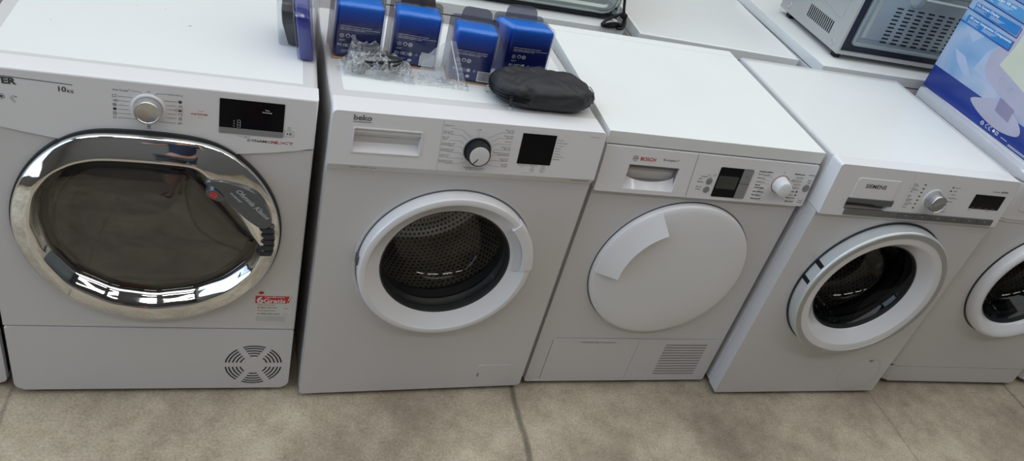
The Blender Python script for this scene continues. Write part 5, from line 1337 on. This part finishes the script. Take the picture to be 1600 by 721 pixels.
# ---- silver microwave with perforated panel
def microwave():
    root = thing('microwave_oven', 'silver microwave with side louvres and a perforated pale metal panel in a navy frame', 'microwave', (2.240, 0.650, 0.850), 0.0)
    w, d, h, z0 = 0.52, 0.39, 0.30, 0.019
    body_m = mat('warm_silver', (0.50, 0.50, 0.485), 0.40, metal=0.25, nscale=8, namt=0.03)
    bm = bmesh.new(); box(bm, 0, w, 0.0, d, z0, h, 0.004, 2)
    sh = obj('shell', bm, body_m, root)
    cb = bmesh.new(); box(cb, 0.010, w - 0.010, -0.02, 0.030, z0 + 0.012, h - 0.012); diff(sh, cb)
    bm = bmesh.new(); prism(bm, rrect(0.010, z0 + 0.012, w - 0.010, h - 0.012, 0.006), 0.012, 0.030); obj('navy_frame', bm, mat('navy_frame', (0.012, 0.016, 0.035), 0.35, nscale=20, namt=0.2), root)
    pm = mat('pale_pressed_steel', (0.36, 0.42, 0.44), 0.32, metal=0.35, nscale=5, namt=0.12)
    bm = bmesh.new()
    def rr(i, r): return rrect(0.046 + i, z0 + 0.033 + i, w - 0.046 - i, h - 0.03 - i, max(r - i, 0.004), 8)
    loft(bm, [(rr(0, 0.016), 0.013), (rr(0.001, 0.016), 0.006), (rr(0.003, 0.016), 0.004), (rr(0.010, 0.016), 0.004), (rr(0.014, 0.02), 0.010), (rr(0.026, 0.03), 0.012), (rr(0.032, 0.034), 0.005), (rr(0.036, 0.036), 0.003)])
    bm.faces.new([v for v in bm.verts][-36:])
    pn = obj('perforated_panel', bm, pm, root)
    bm = bmesh.new()
    for r in range(10):
        for c_ in range(10):
            u = 0.1570 + 0.0424 * c_ - 0.0; z = 0.1975 - 0.0129 * r
            if u > 0.43: continue
            prism(bm, rrect(u - 0.0130, z - 0.0023, u + 0.0130, z + 0.0023, 0.0022, 3), 0.0022, 0.0036)
    obj('vent_slots', bm, black, pn, smooth=0)
    bm = bmesh.new(); lathe(bm, 0.205, 0.235, [(0.030, 0.0035), (0.026, -0.004), (0.015, -0.009), (0, -0.010)], 32); obj('pressed_boss', bm, pm, pn)
    # louvres and dimples on the left side
    bm = bmesh.new()
    for k in range(14):
        y = 0.075 + 0.0110 * k
        box(bm, -0.0008, 0.001, y, y + 0.0052, 0.0560, 0.0980)
    obj('side_louvre', bm, black, root, smooth=0)
    for (y, z) in ((0.040, 0.042), (0.335, 0.045)):
        bm = bmesh.new(); vs = lathe(bm, y, z, [(0.0125, -0.0003), (0.0105, -0.0022), (0.0085, -0.0022), (0.0070, -0.0008), (0, -0.0006)], 24)
        for v in bm.verts: v.co = (v.co.y, v.co.x, v.co.z)
        obj('side_dimple', bm, body_m, root)
    bm = bmesh.new()
    Q = spline([(-0.0006, 0.05, 0.30), (-0.0006, 0.050, 0.14), (-0.0006, 0.062, 0.122), (-0.0006, 0.10, 0.128), (-0.0006, 0.30, 0.165), (-0.0006, 0.345, 0.20), (-0.0006, 0.345, 0.295)], 6)
    tube(bm, Q, 0.0016, 6); obj('side_pressing', bm, body_m, root, wn=False)
    for fx in (0.025, w - 0.05):
        for fy in (0.03, d - 0.05):
            bm = bmesh.new(); box(bm, fx - 0.012, fx + 0.012, fy - 0.012, fy + 0.012, 0, z0 + 0.001, 0.003); obj('foot', bm, black, root)
microwave()

# ---- carton of a flat monitor, standing on the rounded washer
def carton():
    a = Vector((2.5400, 0.5509, 0.8512)); t_ = Vector((0.04125, -0.99915, 0.0)); yaw = math.atan2(t_.y, t_.x)
    # local x runs along the printed face towards the viewer, local -y is the printed face
    root = thing('monitor_carton', 'blue and pale printed monitor carton standing on the right-hand machine', 'carton', a, yaw)
    w, d, h = 0.50, 0.16, 0.40
    dark = mat('carton_blue', (0.010, 0.035, 0.24), 0.25, coat=0.4, nscale=6, namt=0.12)
    bm = bmesh.new(); box(bm, 0, w, 0.0, d, 0, h, 0.0012, 1); bx_ = obj('carton_body', bm, dark, root)
    pale = bpy.data.materials.new('carton_sky_print'); pale.use_nodes = True
    t = pale.node_tree; b = t.nodes['Principled BSDF']; co = t.nodes.new('ShaderNodeTexCoord')
    nn = N(t, 'ShaderNodeTexNoise', Scale=6.5, Detail=2.0); nn.inputs['Distortion'].default_value = 0.8; L(t, co.outputs['Object'], nn.inputs['Vector'])
    r = t.nodes.new('ShaderNodeValToRGB'); cr = r.color_ramp
    cr.elements[0].position = 0.32; cr.elements[0].color = (0.17, 0.34, 0.58, 1); cr.elements[1].position = 0.66; cr.elements[1].color = (0.48, 0.50, 0.62, 1)
    e_ = cr.elements.new(0.48); e_.color = (0.30, 0.43, 0.62, 1)
    L(t, nn.outputs[0], r.inputs[0]); L(t, r.outputs[0], b.inputs['Base Color']); b.inputs['Roughness'].default_value = 0.3; b.inputs['Coat Weight'].default_value = 0.3
    def pr(y): return Ink(y)
    ik = pr(-0.0004); ik.quad([(0.0015, 0.074), (w - 0.0015, 0.074), (w - 0.0015, h - 0.001), (0.0015, h - 0.001)]); ik.build('sky_print', pale, bx_)
    lil = mat('lilac_print', (0.45, 0.42, 0.52), 0.3, nscale=9, namt=0.06)
    lil2 = mat('lilac_dark_print', (0.28, 0.24, 0.36), 0.3, nscale=9, namt=0.1)
    cream = mat('cream_print', (0.62, 0.62, 0.50), 0.3, nscale=5, namt=0.08)
    palel = mat('pale_blue_shape', (0.42, 0.50, 0.66), 0.3, nscale=8, namt=0.08)
    ik = pr(-0.0007)
    ik.quad([(0.140, 0.128), (0.470, 0.086), (0.470, 0.31), (0.205, 0.255), (0.150, 0.190)]).quad([(0.03, 0.222), (0.085, 0.190), (0.105, 0.215), (0.12, 0.228), (0.06, 0.232)]).quad([(0.040, 0.150), (0.090, 0.145), (0.150, 0.100), (0.130, 0.092), (0.070, 0.120)])
    ik.build('picture_shapes', palel, bx_)
    ik = pr(-0.0010); ik.quad([(0.195, 0.128), (0.495, 0.052), (0.495, 0.300), (0.205, 0.300), (0.190, 0.250), (0.165, 0.190), (0.172, 0.150)]); ik.build('picture_monitor', lil, bx_)
    ik = pr(-0.0013); ik.quad([(0.212, 0.178), (0.495, 0.115), (0.495, 0.380), (0.230, 0.380), (0.225, 0.240)]); ik.build('picture_screen', cream, bx_)
    ik = pr(-0.0016)
    ik.quad([(p.x, p.z) for p in spline([(0.1893, 0, 0.0520), (0.224, 0, 0.0740), (0.2771, 0, 0.0960), (0.3364, 0, 0.0900), (0.3889, 0, 0.0640), (0.3934, 0, 0.0391), (0.3279, 0, 0.0229), (0.25, 0, 0.030)], 4, True)]); ik.build('picture_stand', lil, bx_)
    ik = pr(-0.0019); ik.quad([(0.2771, 0.104), (0.3400, 0.0960), (0.3450, 0.0580), (0.2850, 0.0650)]); ik.build('picture_neck', lil2, bx_)
    ik = pr(-0.0019); ik.ring(0.250, 0.146, 0.010, 0.0012, 16).ring(0.275, 0.141, 0.010, 0.0012, 16).ring(0.300, 0.136, 0.010, 0.0012, 12, 60, 300).ring(0.365, 0.090, 0.006, 0.0012, 10); ik.build('picture_embossing', palel, bx_)
    bar = mat('banner_blue', (0.035, 0.20, 0.50), 0.3, nscale=5, namt=0.1)
    barl = mat('banner_light', (0.10, 0.32, 0.60), 0.3, nscale=5, namt=0.1)
    for (x0, x1, z0, z1, m_) in ((0.020, 0.210, 0.2260, 0.2530, bar), (0.024, 0.2075, 0.2690, 0.2950, bar), (0.022, 0.21, 0.3110, 0.338, barl), (0.022, 0.21, 0.354, 0.380, barl)):
        ik = pr(-0.0022); ik.rect(x0, z0, x1, z1); ik.build('banner', m_, bx_)
    ik = pr(-0.0020)
    for z_ in (0.2275, 0.2680, 0.3095, 0.3525): ik.line([(0.0, z_ + 0.001), (0.213, z_ - 0.004)], 0.0028).line([(0.2125, z_ - 0.004), (0.2115, z_ + 0.026)], 0.0025)
    ik.build('banner_shadow_line', dark, bx_)
    ik = pr(-0.0026)
    for (s, z_, wd) in (('All your Integration Components', 0.2445, 0.178), ('On Screen Display', 0.2860, 0.095), ('Grosszugige 38 cm', 0.3290, 0.13)):
        ik.text(s, 0.0280, z_, 0.0072, w=wd, bold=0.03)
        for j in range(3):
            ik.rect(0.028, z_ - 0.0055 - 0.0035 * j, 0.075 - 0.01 * (j % 2), z_ - 0.0045 - 0.0035 * j); ik.rect(0.092, z_ - 0.0055 - 0.0035 * j, 0.150 - 0.008 * j, z_ - 0.0045 - 0.0035 * j)
    ik.build('lettering', ink_white, bx_)
    ik = pr(-0.0010)
    ik.ring(0.272, 0.0150, 0.0055, 0.0018, 14).rect(0.268, 0.0145, 0.276, 0.0162)
    ik.ring(0.293, 0.0150, 0.0055, 0.0014, 12, 50, 310).ring(0.306, 0.0150, 0.0055, 0.0014, 12, 50, 310).line([(0.3010, 0.0150), (0.3060, 0.0150)], 0.0012)
    ik.disc(0.3205, 0.0155, 0.0050, 6).frame(0.3290, 0.0105, 0.3380, 0.0195, 0.0014).line([(0.329, 0.0105), (0.338, 0.0195)], 0.0012)
    ik.rect(0.352, 0.0125, 0.376, 0.0140).rect(0.385, 0.0085, 0.47, 0.0100).rect(0.385, 0.0050, 0.46, 0.0062)
    ik.build('approval_marks', ink_white, bx_)
carton()

# ---- the person taking the picture: seen only in the chrome and glass of the doors
def person():
    root = thing('person', 'person in navy shirt and shorts standing in the aisle holding up a phone, seen reflected in the chrome door', 'person', (0.34, -1.62, 0), 0.0)
    root['label'] = 'person in navy shirt, shorts and sandals holding a phone, reflected in chrome door'
    skinm = mat('skin', (0.50, 0.25, 0.17), 0.5, nscale=9, namt=0.06)
    def skinned(name, V, E, m, sub=2):
        bm = bmesh.new(); ly = bm.verts.layers.skin.verify()
        vs = []
        for i, (x, y, z, r) in enumerate(V):
            v = bm.verts.new((x, y, z)); rr = r if isinstance(r, tuple) else (r, r)
            v[ly].radius = rr; v[ly].use_root = (i == 0); vs.append(v)
        for a, b_ in E: bm.edges.new((vs[a], vs[b_]))
        me = bpy.data.meshes.new(name); bm.to_mesh(me); bm.free(); me.materials.append(m)
        o = bpy.data.objects.new(name, me); C.objects.link(o); o.parent = root
        sk = o.modifiers.new('skin', 'SKIN'); sk.use_smooth_shade = True
        sb = o.modifiers.new('sub', 'SUBSURF'); sb.levels = sub; sb.render_levels = sub
        return o
    # pelvis first; then spine, neck, head, arms, legs
    V = [(0, 0, 0.93, 0.125), (0, 0.01, 1.08, 0.115), (0, 0.02, 1.24, 0.130), (0, 0.03, 1.38, 0.115), (0, 0.045, 1.47, 0.055), (0, 0.07, 1.56, 0.070), (0, 0.085, 1.63, 0.082), (0, 0.075, 1.71, 0.062)]
    E = [(k, k + 1) for k in range(7)]
    def chain(start, pts):
        j = start
        for p in pts: V.append(p); E.append((j, len(V) - 1)); j = len(V) - 1
        return j
    for s in (-1, 1):
        chain(0, [(s * 0.095, 0.0, 0.86, 0.092), (s * 0.105, 0.02, 0.68, 0.075), (s * 0.11, 0.03, 0.50, 0.056), (s * 0.115, 0.02, 0.36, 0.056), (s * 0.118, 0.0, 0.20, 0.040), (s * 0.12, -0.015, 0.085, 0.033), (s * 0.125, 0.02, 0.045, 0.035), (s * 0.135, 0.10, 0.032, 0.034), (s * 0.142, 0.17, 0.026, 0.026)])
    hands = []
    for s in (-1, 1):
        hx = 0.16 + s * 0.075
        j = chain(3, [(s * 0.165, 0.03, 1.385, 0.058), (s * 0.235, 0.05, 1.24, 0.045), (s * 0.24 + 0.02, 0.09, 1.16, 0.040), (s * 0.15 + 0.08, 0.10, 1.36, 0.034), (hx + s * 0.01, 0.115, 1.53, 0.024)])
        k = chain(j, [(hx, 0.12, 1.565, (0.016, 0.030)), (hx, 0.125, 1.60, (0.014, 0.034))])
        for q, (dx, ln) in enumerate(((-0.027, 0.062), (-0.009, 0.072), (0.009, 0.068), (0.027, 0.052))):
            chain(k, [(hx + dx * 0.6, 0.128, 1.622, 0.0085), (hx + dx * 0.7 - s * 0.006, 0.140, 1.622 + ln * 0.45, 0.0080), (hx + dx * 0.6 - s * 0.018, 0.148, 1.622 + ln * 0.75, 0.0070)])
        chain(j, [(hx - s * 0.026, 0.118, 1.565, 0.0105), (hx - s * 0.042, 0.126, 1.590, 0.0090), (hx - s * 0.048, 0.138, 1.610, 0.0075)])
    body = skinned('body', V, E, skinm)
    navy = mat('navy_cloth', (0.012, 0.018, 0.045), 0.8, nscale=20, namt=0.2, bump=0.2, bscale=300)
    SV = [(0, 0.0, 0.93, 0.150), (0, 0.01, 1.08, 0.140), (0, 0.02, 1.24, 0.152), (0, 0.03, 1.375, 0.130), (0, 0.04, 1.43, 0.075)]
    SE = [(k, k + 1) for k in range(4)]
    for s in (-1, 1):
        SV += [(s * 0.170, 0.03, 1.385, 0.070), (s * 0.228, 0.045, 1.25, 0.062)]; SE += [(3, len(SV) - 2), (len(SV) - 2, len(SV) - 1)]
    skinned('shirt', SV, SE, navy)
    PV = [(0, 0.0, 0.93, 0.142)]; PE = []
    for s in (-1, 1):
        PV += [(s * 0.098, 0.0, 0.84, 0.108), (s * 0.105, 0.02, 0.70, 0.098), (s * 0.108, 0.026, 0.56, 0.090)]
        n = len(PV); PE += [(0, n - 3), (n - 3, n - 2), (n - 2, n - 1)]
    skinned('shorts', PV, PE, mat('dark_shorts', (0.03, 0.032, 0.045), 0.8, nscale=20, namt=0.2))
    for s in (-1, 1):
        bm = bmesh.new(); P = [(s * 0.131 + a, b_) for a, b_ in ((-0.040, -0.06), (0.040, -0.06), (0.046, 0.06), (0.055, 0.16), (0.035, 0.215), (0.0, 0.215), (-0.03, 0.17), (-0.042, 0.06))]
        prism(bm, P, 0.0, 0.014, 0.003, 2)
        for v in bm.verts: v.co = (v.co.x, v.co.z, 0.014 - v.co.y)
        sd = obj('sandal', bm, black, root)
        bm = bmesh.new()
        for yy, zz in ((0.03, 0.082), (0.12, 0.064)):
            tube(bm, [(s * 0.131 + 0.046 * math.cos(a), yy, 0.012 + (zz - 0.012) * math.sin(a)) for a in [PI * k / 10 for k in range(11)]], 0.006, 6)
        obj('strap', bm, black, sd, wn=False)
    # head: hair, nose, ears, eyes, mouth
    bm = bmesh.new(); bmesh.ops.create_uvsphere(bm, u_segments=24, v_segments=16, radius=1)
    for v in bm.verts: v.co = Vector((v.co.x * 0.088, v.co.y * 0.102 + 0.060, v.co.z * 0.082 + 1.715 - 0.03 * max(0, -v.co.y) * 1.2))
    bmesh.ops.delete(bm, geom=[v for v in bm.verts if v.co.y > 0.125 and v.co.z < 1.735], context='VERTS')
    obj('hair', bm, mat('dark_hair', (0.02, 0.014, 0.01), 0.7, nscale=60, namt=0.4, bump=0.6, bscale=200), root, wn=False)
    bm = bmesh.new(); tube(bm, [(0, 0.150, 1.668), (0, 0.166, 1.640), (0, 0.168, 1.628), (0, 0.150, 1.620)], [0.007, 0.011, 0.012, 0.009], 10); obj('nose', bm, skinm, root, wn=False)
    for s in (-1, 1):
        bm = bmesh.new(); tube(bm, [(s * 0.080, 0.070, 1.670), (s * 0.088, 0.060, 1.665), (s * 0.090, 0.060, 1.640), (s * 0.082, 0.070, 1.618)], [0.007, 0.010, 0.010, 0.006], 8); obj('ear', bm, skinm, root, wn=False)
        bm = bmesh.new(); bmesh.ops.create_uvsphere(bm, u_segments=12, v_segments=8, radius=0.011); bmesh.ops.translate(bm, verts=bm.verts, vec=(s * 0.031, 0.140, 1.662)); obj('eye', bm, ink, root, wn=False)
    bm = bmesh.new(); tube(bm, [(-0.022, 0.146, 1.592), (0, 0.156, 1.590), (0.022, 0.146, 1.592)], [0.003, 0.006, 0.003], 8); obj('mouth', bm, mat('lips', (0.35, 0.10, 0.09), 0.5), root, wn=False)
    # the phone, its back just behind the viewpoint
    m = cam.matrix_world if False else Matrix.LocRotScale(cam.location, cam.rotation_euler, None)
    ph = thing('phone', 'black phone held up by the person in the aisle', 'phone', cam.location, 0)
    bm = bmesh.new(); box(bm, -0.10, 0.06, -0.055, 0.02, 0.006, 0.014, 0.003, 2)
    bmesh.ops.transform(bm, matrix=m.to_3x3().to_4x4(), verts=bm.verts)
    obj('phone_body', bm, black, ph)
person()
